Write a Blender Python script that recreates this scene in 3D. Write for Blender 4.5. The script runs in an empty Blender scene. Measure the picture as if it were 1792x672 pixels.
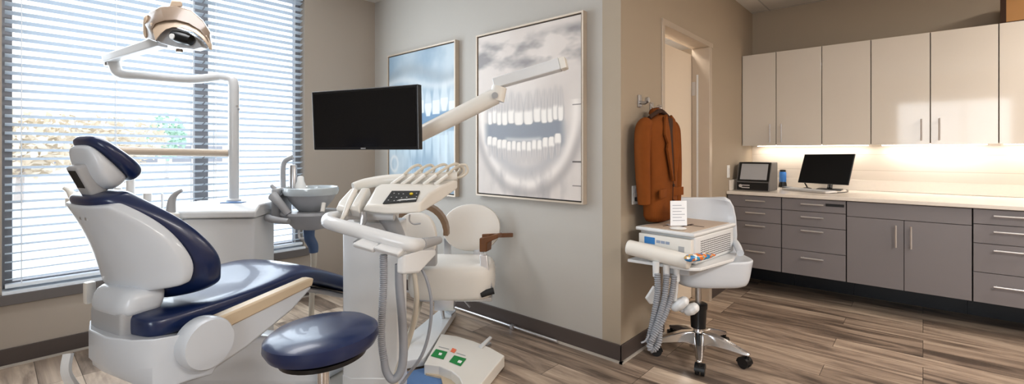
import bpy, bmesh, math, random
from mathutils import Vector, Matrix, noise
random.seed(7)
PI = math.pi
C = bpy.context.scene.collection

# ------------------------------------------------------------------ camera model
F, ANG, V0, H = 810.0, 0.726, 266.0, 1.3          # focal in px of the 1792 wide frame, heading, horizon row, eye height
CA, SA = math.cos(ANG), math.sin(ANG)
def wd(d, r, z):                                   # depth / right / height -> world
    return Vector((d*CA + r*SA, d*SA - r*CA, z))
def P(u, v, d):                                    # photo point at depth d
    return wd(d, (u-896)/F*d, H - (v-V0)/F*d)
def PX(u, v, x):
    k = (u-896)/F; return P(u, v, x/(CA + SA*k))
def PY(u, v, y):
    k = (u-896)/F; return P(u, v, y/(SA - CA*k))
def PZ(u, v, z):
    return P(u, v, (H-z)*F/(v-V0))

# ------------------------------------------------------------------ materials
def lin(c):
    c = c/255.0
    return c/12.92 if c <= .04045 else ((c+.055)/1.055)**2.4
def rgb(r, g, b): return (lin(r), lin(g), lin(b), 1)
def new_mat(name):
    m = bpy.data.materials.new(name); m.use_nodes = True
    nt = m.node_tree; b = nt.nodes['Principled BSDF']
    return m, nt, b
def mat(name, col, rough=.5, metal=0, bump=0, bscale=200, var=0, vscale=6, coat=0, spec=.5, emit=None, estr=0, sub=0):
    m, nt, b = new_mat(name)
    b.inputs['Base Color'].default_value = col
    b.inputs['Roughness'].default_value = rough
    b.inputs['Metallic'].default_value = metal
    b.inputs['Coat Weight'].default_value = coat
    b.inputs['Specular IOR Level'].default_value = spec
    if emit: b.inputs['Emission Color'].default_value = emit; b.inputs['Emission Strength'].default_value = estr
    tc = nt.nodes.new('ShaderNodeTexCoord')
    if var:
        n = nt.nodes.new('ShaderNodeTexNoise'); n.inputs['Scale'].default_value = vscale; n.inputs['Detail'].default_value = 4
        nt.links.new(tc.outputs['Object'], n.inputs['Vector'])
        mx = nt.nodes.new('ShaderNodeMix'); mx.data_type = 'RGBA'
        mx.inputs[6].default_value = tuple(c*(1-var) for c in col[:3]) + (1,)
        mx.inputs[7].default_value = tuple(min(1, c*(1+var)) for c in col[:3]) + (1,)
        nt.links.new(n.outputs['Fac'], mx.inputs[0]); nt.links.new(mx.outputs[2], b.inputs['Base Color'])
    if bump:
        n = nt.nodes.new('ShaderNodeTexNoise'); n.inputs['Scale'].default_value = bscale
        nt.links.new(tc.outputs['Object'], n.inputs['Vector'])
        bp = nt.nodes.new('ShaderNodeBump'); bp.inputs['Strength'].default_value = bump; bp.inputs['Distance'].default_value = .002
        nt.links.new(n.outputs['Fac'], bp.inputs['Height']); nt.links.new(bp.outputs['Normal'], b.inputs['Normal'])
    return m
def attr_mat(name, rough=.45):
    m, nt, b = new_mat(name)
    a = nt.nodes.new('ShaderNodeAttribute'); a.attribute_name = 'Col'
    nt.links.new(a.outputs['Color'], b.inputs['Base Color']); b.inputs['Roughness'].default_value = rough
    return m
def glass_mat(name, tint=(1, 1, 1, 1), refl=.08):
    m, nt, b = new_mat(name); nt.nodes.remove(b)
    out = nt.nodes['Material Output']
    t = nt.nodes.new('ShaderNodeBsdfTransparent'); t.inputs[0].default_value = tint
    g = nt.nodes.new('ShaderNodeBsdfGlossy'); g.inputs['Roughness'].default_value = .02
    lw = nt.nodes.new('ShaderNodeFresnel'); lw.inputs[0].default_value = 1.3
    mx = nt.nodes.new('ShaderNodeMixShader')
    nt.links.new(lw.outputs[0], mx.inputs[0]); nt.links.new(t.outputs[0], mx.inputs[1]); nt.links.new(g.outputs[0], mx.inputs[2])
    nt.links.new(mx.outputs[0], out.inputs['Surface'])
    return m
def slat_mat(name):
    m, nt, b = new_mat(name)
    b.inputs['Base Color'].default_value = rgb(240, 243, 245); b.inputs['Roughness'].default_value = .5
    out = nt.nodes['Material Output']
    tr = nt.nodes.new('ShaderNodeBsdfTranslucent'); tr.inputs[0].default_value = rgb(234, 241, 247)
    mx = nt.nodes.new('ShaderNodeMixShader'); mx.inputs[0].default_value = .7
    nt.links.new(b.outputs[0], mx.inputs[1]); nt.links.new(tr.outputs[0], mx.inputs[2]); nt.links.new(mx.outputs[0], out.inputs['Surface'])
    return m
def floor_mat():
    m, nt, b = new_mat('wood_plank')
    N, L = nt.nodes.new, nt.links.new
    tc = N('ShaderNodeTexCoord')
    mp = N('ShaderNodeMapping'); mp.inputs['Rotation'].default_value = (0, 0, PI/2)
    L(tc.outputs['Object'], mp.inputs['Vector'])
    def brick(c1, c2, mort):
        br = N('ShaderNodeTexBrick'); br.offset = .37; br.offset_frequency = 3
        br.inputs['Color1'].default_value = c1; br.inputs['Color2'].default_value = c2; br.inputs['Mortar'].default_value = mort
        br.inputs['Scale'].default_value = 1; br.inputs['Mortar Size'].default_value = .0014; br.inputs['Mortar Smooth'].default_value = .2
        br.inputs['Bias'].default_value = 0; br.inputs['Brick Width'].default_value = 1.22; br.inputs['Row Height'].default_value = .178
        L(mp.outputs['Vector'], br.inputs['Vector']); return br
    br = brick((0, 0, 0, 1), (1, 1, 1, 1), (.5, .5, .5, 1))
    # grain: noise stretched along the plank and shifted plank by plank
    sc = N('ShaderNodeMapping'); sc.inputs['Scale'].default_value = (1.1, 7, 1)
    L(mp.outputs['Vector'], sc.inputs['Vector'])
    ad = N('ShaderNodeVectorMath'); ad.operation = 'ADD'
    ml = N('ShaderNodeVectorMath'); ml.operation = 'SCALE'; ml.inputs['Scale'].default_value = 13.7
    L(br.outputs['Color'], ml.inputs[0]); L(sc.outputs['Vector'], ad.inputs[0]); L(ml.outputs[0], ad.inputs[1])
    n1 = N('ShaderNodeTexNoise'); n1.inputs['Scale'].default_value = 1.0; n1.inputs['Detail'].default_value = 7; n1.inputs['Roughness'].default_value = .56; n1.inputs['Distortion'].default_value = 1.4
    L(ad.outputs[0], n1.inputs['Vector'])
    sc2 = N('ShaderNodeMapping'); sc2.inputs['Scale'].default_value = (2, 60, 1); L(mp.outputs['Vector'], sc2.inputs['Vector'])
    n2 = N('ShaderNodeTexNoise'); n2.inputs['Scale'].default_value = 1.0; n2.inputs['Detail'].default_value = 4
    L(sc2.outputs['Vector'], n2.inputs['Vector'])
    a1 = N('ShaderNodeMath'); a1.operation = 'MULTIPLY_ADD'; a1.inputs[1].default_value = .27; L(br.outputs['Color'], a1.inputs[0]); 
    a2 = N('ShaderNodeMath'); a2.operation = 'MULTIPLY_ADD'; a2.inputs[1].default_value = .18; a2.inputs[2].default_value = -.215; L(n2.outputs['Fac'], a2.inputs[0])
    a3 = N('ShaderNodeMath'); a3.operation = 'ADD'; L(n1.outputs['Fac'], a3.inputs[0]); L(a2.outputs[0], a3.inputs[1])
    L(a3.outputs[0], a1.inputs[2])
    cr = N('ShaderNodeValToRGB'); e = cr.color_ramp.elements
    e[0].position = .26; e[0].color = rgb(92, 80, 71); e[1].position = .78; e[1].color = rgb(208, 190, 170)
    q = e.new(.42); q.color = rgb(138, 121, 107); q = e.new(.56); q.color = rgb(172, 153, 136)
    L(a1.outputs[0], cr.inputs[0])
    mo = N('ShaderNodeMix'); mo.data_type = 'RGBA'; mo.inputs[7].default_value = rgb(48, 40, 35)
    L(br.outputs['Fac'], mo.inputs[0]); L(cr.outputs[0], mo.inputs[6]); L(mo.outputs[2], b.inputs['Base Color'])
    b.inputs['Roughness'].default_value = .38; b.inputs['Specular IOR Level'].default_value = .4
    bp = N('ShaderNodeBump'); bp.inputs['Strength'].default_value = .15; bp.inputs['Distance'].default_value = .002
    L(n2.outputs['Fac'], bp.inputs['Height']); L(bp.outputs['Normal'], b.inputs['Normal'])
    return m
def tile_mat(name, c1, c2, mortar, w, h, ms, rough, rot=(0, 0, 0), offset=.5, bias=0):
    m, nt, b = new_mat(name); N, L = nt.nodes.new, nt.links.new
    tc = N('ShaderNodeTexCoord'); mp = N('ShaderNodeMapping'); mp.inputs['Rotation'].default_value = rot
    L(tc.outputs['Object'], mp.inputs['Vector'])
    br = N('ShaderNodeTexBrick'); br.offset = offset
    br.inputs['Color1'].default_value = c1; br.inputs['Color2'].default_value = c2; br.inputs['Mortar'].default_value = mortar
    br.inputs['Scale'].default_value = 1; br.inputs['Mortar Size'].default_value = ms; br.inputs['Brick Width'].default_value = w; br.inputs['Row Height'].default_value = h
    L(mp.outputs['Vector'], br.inputs['Vector']); L(br.outputs['Color'], b.inputs['Base Color'])
    b.inputs['Roughness'].default_value = rough
    return m

M = {}
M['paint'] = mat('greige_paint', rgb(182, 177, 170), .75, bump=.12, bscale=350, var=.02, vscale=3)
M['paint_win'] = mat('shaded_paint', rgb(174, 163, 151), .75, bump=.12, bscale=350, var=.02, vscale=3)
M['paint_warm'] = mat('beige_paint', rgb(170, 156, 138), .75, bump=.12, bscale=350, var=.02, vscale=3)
M['hall_paint'] = mat('hall_paint', rgb(228, 214, 196), .7, bump=.1, bscale=350)
M['ceil_w'] = tile_mat('ceiling_tile', rgb(224, 220, 214), rgb(218, 214, 208), rgb(190, 188, 184), .61, .61, .008, .9, offset=0)
M['base'] = mat('dark_vinyl_base', rgb(84, 74, 70), .45, var=.05)
M['trim_w'] = mat('pale_shoe_trim', rgb(190, 182, 172), .5, var=.03)
M['floor'] = floor_mat()
M['sill'] = mat('sill_dark', rgb(104, 99, 97), .45, var=.04)
M['alu'] = mat('window_frame_grey', rgb(140, 142, 148), .4, .1, var=.03)
M['slat'] = slat_mat('blind_slat')
M['blind'] = mat('blind_white', rgb(228, 234, 240), .5, var=.02)
M['glass'] = glass_mat('window_glass')
M['plastic'] = mat('white_plastic', rgb(222, 223, 224), .3, coat=.25, var=.015)
M['plastic_c'] = mat('cream_plastic', rgb(228, 224, 217), .32, coat=.25, var=.015)
M['plastic_g'] = mat('grey_plastic', rgb(172, 172, 174), .4, var=.02)
M['arm'] = mat('grey_white_paint', rgb(206, 207, 208), .32, coat=.3, var=.015)
M['beige'] = mat('beige_shell', rgb(184, 164, 143), .35, coat=.2, var=.03)
M['beige_d'] = mat('beige_visor', rgb(116, 98, 82), .25, coat=.2, var=.05)
M['lidtan'] = mat('lid_tan', rgb(200, 182, 164), .45, var=.03)
M['tan_pl'] = mat('tan_rail', rgb(206, 188, 162), .4, var=.02)
M['navy'] = mat('navy_vinyl', rgb(17, 36, 78), .3, bump=.06, bscale=500, var=.06, vscale=9, coat=.2, spec=.7)
M['navy_s'] = mat('navy_vinyl_dark', rgb(18, 30, 62), .34, bump=.06, bscale=500, var=.06, spec=.6)
M['vinyl'] = mat('cream_vinyl', rgb(226, 221, 214), .45, bump=.08, bscale=420, var=.02)
M['chrome'] = mat('chrome', (.8, .8, .82, 1), .14, 1, var=.04)
M['steel'] = mat('brushed_steel', (.6, .6, .62, 1), .32, 1, var=.06, vscale=30)
M['alum'] = mat('brushed_handle', (.78, .78, .8, 1), .3, .85, var=.04, vscale=30)
M['black'] = mat('black_plastic', rgb(22, 22, 24), .3, var=.1)
M['screen'] = mat('screen_black', rgb(14, 13, 15), .16, var=.2, vscale=2, spec=.4)
M['screen_m'] = mat('screen_matte', rgb(10, 10, 11), .4, var=.2, vscale=2, spec=.25)
M['rubber'] = mat('black_rubber', rgb(30, 29, 30), .6, var=.1)
M['hose'] = mat('grey_hose', rgb(150, 152, 158), .5, var=.04, vscale=20)
M['hose_l'] = mat('cream_hose', rgb(212, 204, 190), .5, var=.04, vscale=20)
M['rim'] = mat('brown_rim', rgb(134, 110, 88), .45, var=.08)
M['wood'] = mat('walnut', rgb(110, 70, 38), .38, var=.25, vscale=18)
M['cab_w'] = mat('gloss_cream', rgb(214, 206, 196), .06, coat=0, var=.008, spec=.4)
M['cab_in'] = mat('cabinet_side', rgb(190, 172, 150), .5, var=.03)
M['cab_g'] = mat('taupe_laminate', rgb(130, 125, 127), .42, var=.03, vscale=5)
M['cab_dark'] = mat('cabinet_gap', rgb(96, 84, 72), .6, var=.05)
M['seam'] = mat('dark_gap', rgb(40, 36, 34), .7, var=.1)
M['counter'] = mat('pale_quartz', rgb(232, 224, 214), .25, var=.025, vscale=40)
M['toe'] = mat('toe_kick_black', rgb(24, 27, 34), .35, var=.1)
M['splash'] = tile_mat('subway_tile', rgb(222, 213, 202), rgb(214, 204, 192), rgb(196, 184, 170), .15, .05, .0025, .16, rot=(PI/2, 0, PI/2))
M['led'] = mat('led_strip', (1, .85, .65, 1), .5, emit=(1, .90, .76, 1), estr=6)
M['frame_w'] = mat('poster_frame', rgb(196, 182, 166), .4, .2, var=.05)
M['frame_b'] = mat('poster_gap', rgb(40, 34, 32), .6, var=.1)
M['xray'] = attr_mat('xray_print')
M['jacket'] = mat('rust_suede', rgb(126, 70, 26), .85, bump=.3, bscale=260, var=.14, vscale=14, spec=.2)
M['jacket_d'] = mat('jacket_lining', rgb(60, 34, 18), .8, var=.1)
M['gem'] = glass_mat('clear_plastic')
M['lens'] = mat('lamp_lens', rgb(224, 230, 238), .2, 0, var=.15, vscale=30)
M['hall_light'] = mat('hall_light', (1, 1, 1, 1), .5, emit=(1, .96, .9, 1), estr=3, var=.01)
M['green'] = mat('green_label', rgb(10, 132, 62), .4, var=.05)
M['orange'] = mat('orange_label', rgb(232, 120, 84), .4, var=.05)
M['white'] = mat('white_print', rgb(240, 240, 238), .4, var=.02)
M['blue'] = mat('blue_mat', rgb(92, 128, 176), .5, var=.05)
M['bluelab'] = mat('blue_label', rgb(60, 128, 190), .4, var=.05)
M['bluebottle'] = mat('blue_liquid', rgb(60, 120, 190), .15, var=.2, vscale=40)
M['yellow'] = mat('yellow_button', rgb(226, 196, 40), .35, var=.05)
M['paper'] = mat('paper', rgb(240, 242, 246), .6, var=.02)
M['card'] = mat('cardboard', rgb(176, 132, 84), .8, var=.08, vscale=12)
M['card_d'] = mat('cardboard_print', rgb(60, 38, 22), .8, var=.08)
M['bowl'] = mat('ceramic_bowl', rgb(196, 204, 208), .15, coat=.5, var=.03)
M['bowl_g'] = mat('bowl_outside', rgb(172, 174, 178), .3, coat=.3, var=.04)
M['shoe'] = mat('shell_white', rgb(208, 213, 220), .3, coat=.2, var=.02)
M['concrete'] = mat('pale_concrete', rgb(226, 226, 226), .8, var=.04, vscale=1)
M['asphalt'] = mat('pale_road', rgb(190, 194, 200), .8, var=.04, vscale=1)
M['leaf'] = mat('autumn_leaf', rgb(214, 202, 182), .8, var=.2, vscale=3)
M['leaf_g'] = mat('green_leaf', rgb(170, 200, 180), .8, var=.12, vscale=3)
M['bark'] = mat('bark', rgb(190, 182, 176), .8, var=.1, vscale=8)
M['stucco'] = mat('far_wall', rgb(214, 206, 196), .8, var=.05)
M['bluebag'] = mat('bag_wrap', rgb(60, 130, 180), .3, var=.4, vscale=60)
def bag_mat():
    m, nt, b = new_mat('patterned_wrap'); N, L = nt.nodes.new, nt.links.new
    tc = N('ShaderNodeTexCoord'); v = N('ShaderNodeTexVoronoi'); v.inputs['Scale'].default_value = 55
    L(tc.outputs['Object'], v.inputs['Vector'])
    cr = N('ShaderNodeValToRGB'); cr.color_ramp.interpolation = 'CONSTANT'; e = cr.color_ramp.elements
    e[0].position = 0; e[0].color = rgb(40, 120, 180); e[1].position = .8; e[1].color = rgb(240, 236, 230)
    q = e.new(.35); q.color = rgb(210, 120, 60); q = e.new(.55); q.color = rgb(60, 150, 190); q = e.new(.68); q.color = rgb(200, 170, 110)
    L(v.outputs['Color'], cr.inputs[0]); L(cr.outputs[0], b.inputs['Base Color']); b.inputs['Roughness'].default_value = .25
    return m
M['bag'] = bag_mat()

# ------------------------------------------------------------------ mesh helpers
class MB:
    def __init__(s, T=None): s.bm = bmesh.new(); s.T = T or Matrix.Identity(4)
    def v(s, p): return s.bm.verts.new(s.T @ Vector(p))
    def poly(s, pts):
        return s.bm.faces.new([s.v(p) for p in pts])
    def box(s, c, size, R=None, bevel=0, seg=2):
        R = R or Matrix.Identity(3)
        hx, hy, hz = (k/2 for k in size); vs = []
        for x in (-hx, hx):
            for y in (-hy, hy):
                for z in (-hz, hz): vs.append(s.v(Vector(c) + R @ Vector((x, y, z))))
        fs = [(0, 1, 3, 2), (4, 6, 7, 5), (0, 4, 5, 1), (2, 3, 7, 6), (0, 2, 6, 4), (1, 5, 7, 3)]
        nf = [s.bm.faces.new([vs[i] for i in f]) for f in fs]
        if bevel:
            es = set(e for f in nf for e in f.edges)
            bmesh.ops.bevel(s.bm, geom=list(es), offset=bevel, segments=seg, profile=.6, affect='EDGES')
        return s
    def bb(s, x0, y0, z0, x1, y1, z1, bevel=0, seg=2):
        return s.box(((x0+x1)/2, (y0+y1)/2, (z0+z1)/2), (abs(x1-x0), abs(y1-y0), abs(z1-z0)), bevel=bevel, seg=seg)
    def rings(s, rings, closed=True, cap=True, loop=False):
        R = [[s.v(p) for p in r] for r in rings]; n = len(R[0])
        rng = range(len(R)) if loop else range(len(R)-1)
        for i in rng:
            a, b = R[i], R[(i+1) % len(R)]
            for j in range(n if closed else n-1):
                k = (j+1) % n
                s.bm.faces.new((a[j], a[k], b[k], b[j]))
        if cap and not loop and closed:
            s.bm.faces.new(list(reversed(R[0]))); s.bm.faces.new(R[-1])
        return s
    def tube(s, pts, r, seg=10, smooth=True, sub=5, flat=1.0, up=(0, 0, 1), cap=True):
        pts = [Vector(p) for p in pts]; rs = r if isinstance(r, (list, tuple)) else [r]*len(pts)
        if smooth and len(pts) > 2: pts, rs = spline(pts, rs, sub)
        rings = []; prev = None
        for i, p in enumerate(pts):
            t = (pts[min(i+1, len(pts)-1)] - pts[max(i-1, 0)]).normalized()
            if prev is None:
                n = t.cross(Vector(up));
                if n.length < 1e-3: n = t.cross(Vector((1, 0, 0)))
                n.normalize()
            else:
                n = prev - t*prev.dot(t); n.normalize()
            prev = n; b = t.cross(n)
            rings.append([p + (n*math.cos(q*2*PI/seg) + b*math.sin(q*2*PI/seg)*flat)*rs[i] for q in range(seg)])
        return s.rings(rings, cap=cap)
    def corr(s, pts, r, amp=.12, pitch=.012, seg=10):        # corrugated hose
        pts, _ = spline([Vector(p) for p in pts], [r]*len(pts), 8)
        L = [0]
        for i in range(1, len(pts)): L.append(L[-1] + (pts[i]-pts[i-1]).length)
        n = max(4, int(L[-1]/(pitch/2))); out = []; rr = []; k = 0
        for i in range(n+1):
            q = L[-1]*i/n
            while k < len(L)-2 and L[k+1] < q: k += 1
            f = (q-L[k])/max(1e-9, L[k+1]-L[k]); out.append(pts[k].lerp(pts[k+1], min(1, f))); rr.append(r*(1+amp*(1 if i % 2 else -1)))
        return s.tube(out, rr, seg, smooth=False)
    def lathe(s, prof, seg=32, c=(0, 0, 0), sx=1, sy=1, axis='z', cap=True):
        rings = []
        for (r, z) in prof:
            ring = []
            for q in range(seg):
                x, y = r*math.cos(q*2*PI/seg)*sx, r*math.sin(q*2*PI/seg)*sy
                p = (x, y, z) if axis == 'z' else ((z, x, y) if axis == 'x' else (y, z, x))
                ring.append(Vector(c) + Vector(p))
            rings.append(ring)
        return s.rings(rings, cap=cap)
    def prism(s, pts, ext):                                 # polygon extruded along ext
        pts = [Vector(p) for p in pts]; e = Vector(ext)
        return s.rings([pts, [p+e for p in pts]])
    def build(s, name, m, parent=None, smooth=True, bevel=0, bseg=2, sub=0, solid=0, angle=40):
        bmesh.ops.remove_doubles(s.bm, verts=s.bm.verts, dist=1e-6)
        bmesh.ops.recalc_face_normals(s.bm, faces=s.bm.faces)
        me = bpy.data.meshes.new(name); s.bm.to_mesh(me); s.bm.free()
        me.materials.append(m)
        if smooth:
            me.shade_smooth()
            if not sub: me.set_sharp_from_angle(angle=math.radians(angle))
        o = bpy.data.objects.new(name, me); C.objects.link(o)
        if parent: o.parent = parent
        if solid: q = o.modifiers.new('solid', 'SOLIDIFY'); q.thickness = solid; q.offset = 0
        if bevel: q = o.modifiers.new('bevel', 'BEVEL'); q.width = bevel; q.segments = bseg; q.limit_method = 'ANGLE'; q.angle_limit = math.radians(35)
        if sub: q = o.modifiers.new('sub', 'SUBSURF'); q.levels = sub; q.render_levels = sub
        return o
def spline(pts, rs, sub):
    out, ro = [], []
    n = len(pts)
    for i in range(n-1):
        p0, p1, p2, p3 = pts[max(i-1, 0)], pts[i], pts[i+1], pts[min(i+2, n-1)]
        for k in range(sub):
            t = k/sub
            out.append(.5*((2*p1) + (p2-p0)*t + (2*p0-5*p1+4*p2-p3)*t*t + (3*p1-p0-3*p2+p3)*t**3)); ro.append(rs[i]*(1-t)+rs[i+1]*t)
    out.append(pts[-1]); ro.append(rs[-1]); return out, ro
def RZ(a): return Matrix.Rotation(a, 3, 'Z')
def RX(a): return Matrix.Rotation(a, 3, 'X')
def RY(a): return Matrix.Rotation(a, 3, 'Y')
def tag(o, label=None, cat=None, group=None, kind=None):
    if label: o['label'] = label
    if cat: o['category'] = cat
    if group: o['group'] = group
    if kind: o['kind'] = kind
    return o
class Thing:                                               # an Empty at the thing's base; parts are built in its own frame
    def __init__(s, name, label, cat, loc=(0, 0, 0), rz=0, group=None):
        s.o = bpy.data.objects.new(name, None); C.objects.link(s.o); s.o.empty_display_size = .1
        s.o.location = loc; s.o.rotation_euler = (0, 0, rz); tag(s.o, label, cat, group)
        s.M = Matrix.Translation(Vector(loc)) @ Matrix.Rotation(rz, 4, 'Z'); s.I = s.M.inverted()
    def L(s, p): return s.I @ Vector(p)                    # world -> own frame
    def P(s, u, v, d): return s.I @ P(u, v, d)
def struct(name, mb, m, parent=None, **k):
    o = mb.build(name, m, parent, **k)
    if not parent: o['kind'] = 'structure'
    return o
def copy_tree(o, parent=None):
    c = o.copy(); C.objects.link(c); c.parent = parent
    for ch in list(o.children): copy_tree(ch, c)
    return c

# ------------------------------------------------------------------ room
XP, YD, YW, XW, ZC = 2.582, 1.394, 4.148, 5.526, 2.808
XU, XC, XT = 5.130, 4.647, 5.20
XL, YB = -2.2, -2.6
WX0, WXM, WX1, WZ0, WZ1 = .045, 1.10, 1.87, .45, 2.72
struct('floor', MB().bb(XL-.1, YB-.1, -.1, 6.9, 4.3, 0), M['floor'], smooth=False)
struct('ceiling', MB().bb(XL-.1, YB-.1, ZC, 6.9, 4.3, ZC+.1), M['ceil_w'], smooth=False)
w = MB()
w.bb(XL-.1, YW, 0, WX0, YW+.16, ZC); w.bb(WX1, YW, 0, XP+.12, YW+.16, ZC)
w.bb(WX0, YW, 0, WX1, YW+.16, WZ0-.03); w.bb(WX0, YW, WZ1, WX1, YW+.16, ZC)
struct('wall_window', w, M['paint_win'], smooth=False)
struct('wall_poster', MB().bb(XP, YD+.13, 0, XP+.12, YW, ZC), M['paint'], smooth=False)
DX0, DX1, DZ = 3.20, 4.15, 2.20
w = MB(); w.bb(XP, YD, 0, DX0, YD+.13, ZC); w.bb(DX1, YD, 0, XW+.12, YD+.13, ZC); w.bb(DX0, YD, DZ+.05, DX1, YD+.13, ZC)
struct('wall_door', w, M['paint_warm'], smooth=False)
struct('wall_cabinet', MB().bb(XW, YB, 0, XW+.12, YD, ZC), M['paint_warm'], smooth=False)
struct('wall_back', MB().bb(XL, YB-.12, 0, XW+.12, YB, ZC), M['paint_warm'], smooth=False)
w = MB(); BY0, BY1, BZ0, BZ1 = -1.25, .42, .9, 2.31
w.bb(XL-.16, YB, 0, XL, BY0, ZC); w.bb(XL-.16, BY1, 0, XL, YW, ZC); w.bb(XL-.16, BY0, 0, XL, BY1, BZ0); w.bb(XL-.16, BY0, BZ1, XL, BY1, ZC)
struct('wall_side', w, M['paint'], smooth=False)
# hall behind the doorway
w = MB(); w.bb(2.70, 2.9, 0, 6.9, 3.0, ZC); w.bb(6.8, YD+.13, 0, 6.9, 2.9, ZC)
struct('wall_hall', w, M['hall_paint'], smooth=False)
# baseboards with pale shoe moulding
def base(name, x0, y0, x1, y1):
    struct(name, MB().bb(x0, y0, .012, x1, y1, .11), M['base'], smooth=False, bevel=.003)
base('baseboard_window', XL, YW-.012, XP, YW)
base('baseboard_poster', XP-.012, YD-.012, XP, YW-.012)
base('baseboard_door', XP-.012, YD-.012, DX0, YD)
base('baseboard_doorside', DX1+.04, YD-.012, XT, YD)
struct('trim_1', MB().bb(XL, YW-.022, 0, XP, YW, .013), M['trim_w'], smooth=False)
struct('trim_2', MB().bb(XP-.022, YD-.022, 0, XP, YW-.022, .013), M['trim_w'], smooth=False)
struct('trim_3', MB().bb(XP-.022, YD-.022, 0, DX0, YD, .013), M['trim_w'], smooth=False)
# window sill
struct('trim_4', MB().bb(WX0-.05, YW-.03, WZ0-.075, WX1+.03, YW+.02, WZ0-.012), M['sill'], smooth=False, bevel=.003)
struct('trim_5', MB().bb(WX0, YW-.02, WZ0-.014, WX1, YW+.15, WZ0+.004), M['blind'], smooth=False)
def window(name, x0, x1):
    o = bpy.data.objects.new(name, None); C.objects.link(o); o['kind'] = 'structure'; o.location = ((x0+x1)/2, YW+.12, WZ0)
    f = MB(); cx = (x0+x1)/2; a, b = x0-cx, x1-cx; hh = WZ1-WZ0; t = .045
    f.bb(a, -.03, .004, a+t, .03, hh); f.bb(b-t, -.03, .004, b, .03, hh); f.bb(a+t, -.03, .004, b-t, .03, t); f.bb(a+t, -.03, hh-t, b-t, .03, hh)
    f.build('window_frame', M['alu'], o, smooth=False)
    MB().bb(a+t, -.004, t, b-t, .004, hh-t).build('glass_pane', M['glass'], o, smooth=False)
window('window_1', WX0, WXM); window('window_2', WXM, WX1)
o = bpy.data.objects.new('window_3', None); C.objects.link(o); o['kind'] = 'structure'; o.location = (XL-.1, (BY0+BY1)/2, BZ0)
f = MB(); a, b, hh = BY0-(BY0+BY1)/2, BY1-(BY0+BY1)/2, BZ1-BZ0
for y0, y1 in ((a, a+.04), (b-.04, b), (-.22, -.14)): f.bb(-.03, y0, 0, .03, y1, hh)
f.bb(-.03, a, 0, .03, b, .04); f.bb(-.03, a, hh-.04, .03, b, hh)
f.build('window_frame', M['alu'], o, smooth=False)
MB().bb(-.004, a+.03, .03, .004, b-.03, hh-.03).build('glass_pane', M['glass'], o, smooth=False)

# blinds
def blind(label, x0, x1):
    T = Thing('window_blind', label, 'window blind', ((x0+x1)/2, YW+.035, WZ0+.02), 0, 'white horizontal blinds in the window')
    hw = (x1-x0)/2; hh = WZ1-WZ0-.03
    s = MB(); z = .05; n = 0
    while z < hh-.06:
        R = RX(math.radians(-17))
        s.box((0, 0, z), (2*hw, .05, .0026), R); z += .0527; n += 1
    s.build('slats', M['slat'], T.o, smooth=False)
    MB().bb(-hw, -.026, 0, hw, .026, .022, bevel=.004).build('bottom_rail', M['blind'], T.o)
    MB().bb(-hw, -.03, hh-.055, hw, .03, hh).build('head_rail', M['blind'], T.o, smooth=False)
    k = 2 if hw < .45 else 3
    for i in range(k):
        x = -hw+.07 + (2*hw-.14)*i/(k-1)
        MB().bb(x-.002, -.027, .01, x+.002, -.0255, hh-.05).bb(x-.002, .0255, .01, x+.002, .027, hh-.05).build('ladder_cord', M['blind'], T.o, smooth=False)
    return T
blind('wide white slatted blind in the left window behind the headrest', WX0+.012, WXM-.006)
blind('narrower white slatted blind in the right window, beside the wall corner', WXM+.006, WX1-.012)

# door
D = bpy.data.objects.new('door_1', None); C.objects.link(D); D['kind'] = 'structure'; D.location = (DX0, YD, 0)
f = MB(); ww = DX1-DX0
f.bb(-.03, -.012, 0, 0.012, .142, DZ+.012); f.bb(ww-.012, -.012, 0, ww+.05, .142, DZ+.012); f.bb(-.03, -.012, DZ+.012, ww+.08, .142, DZ+.055)
f.build('door_frame', M['frame_w'], D, smooth=False, bevel=.003)
MB().bb(-.15, .145, .01, ww+.12, .185, 2.165).build('door_leaf', M['hall_paint'], D, smooth=False, bevel=.002)
h = MB().bb(ww-.016, .108, 1.80, ww-.012, .142, 1.92); h.build('hinge', M['steel'], D, smooth=False)
MB().bb(ww-.018, .085, .15, ww-.012, .10, 1.98).build('jamb_light_streak', M['plastic'], D, smooth=False)  # pale strip added to stand for the streak of light at the jamb
# hall ceiling light
o = MB().bb(4.6, 1.95, ZC-.02, 5.55, 2.5, ZC-.002).build('ceiling_light', M['hall_light'], smooth=False)
tag(o, 'bright flat ceiling light in the hall seen over the open door', 'light')

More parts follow.
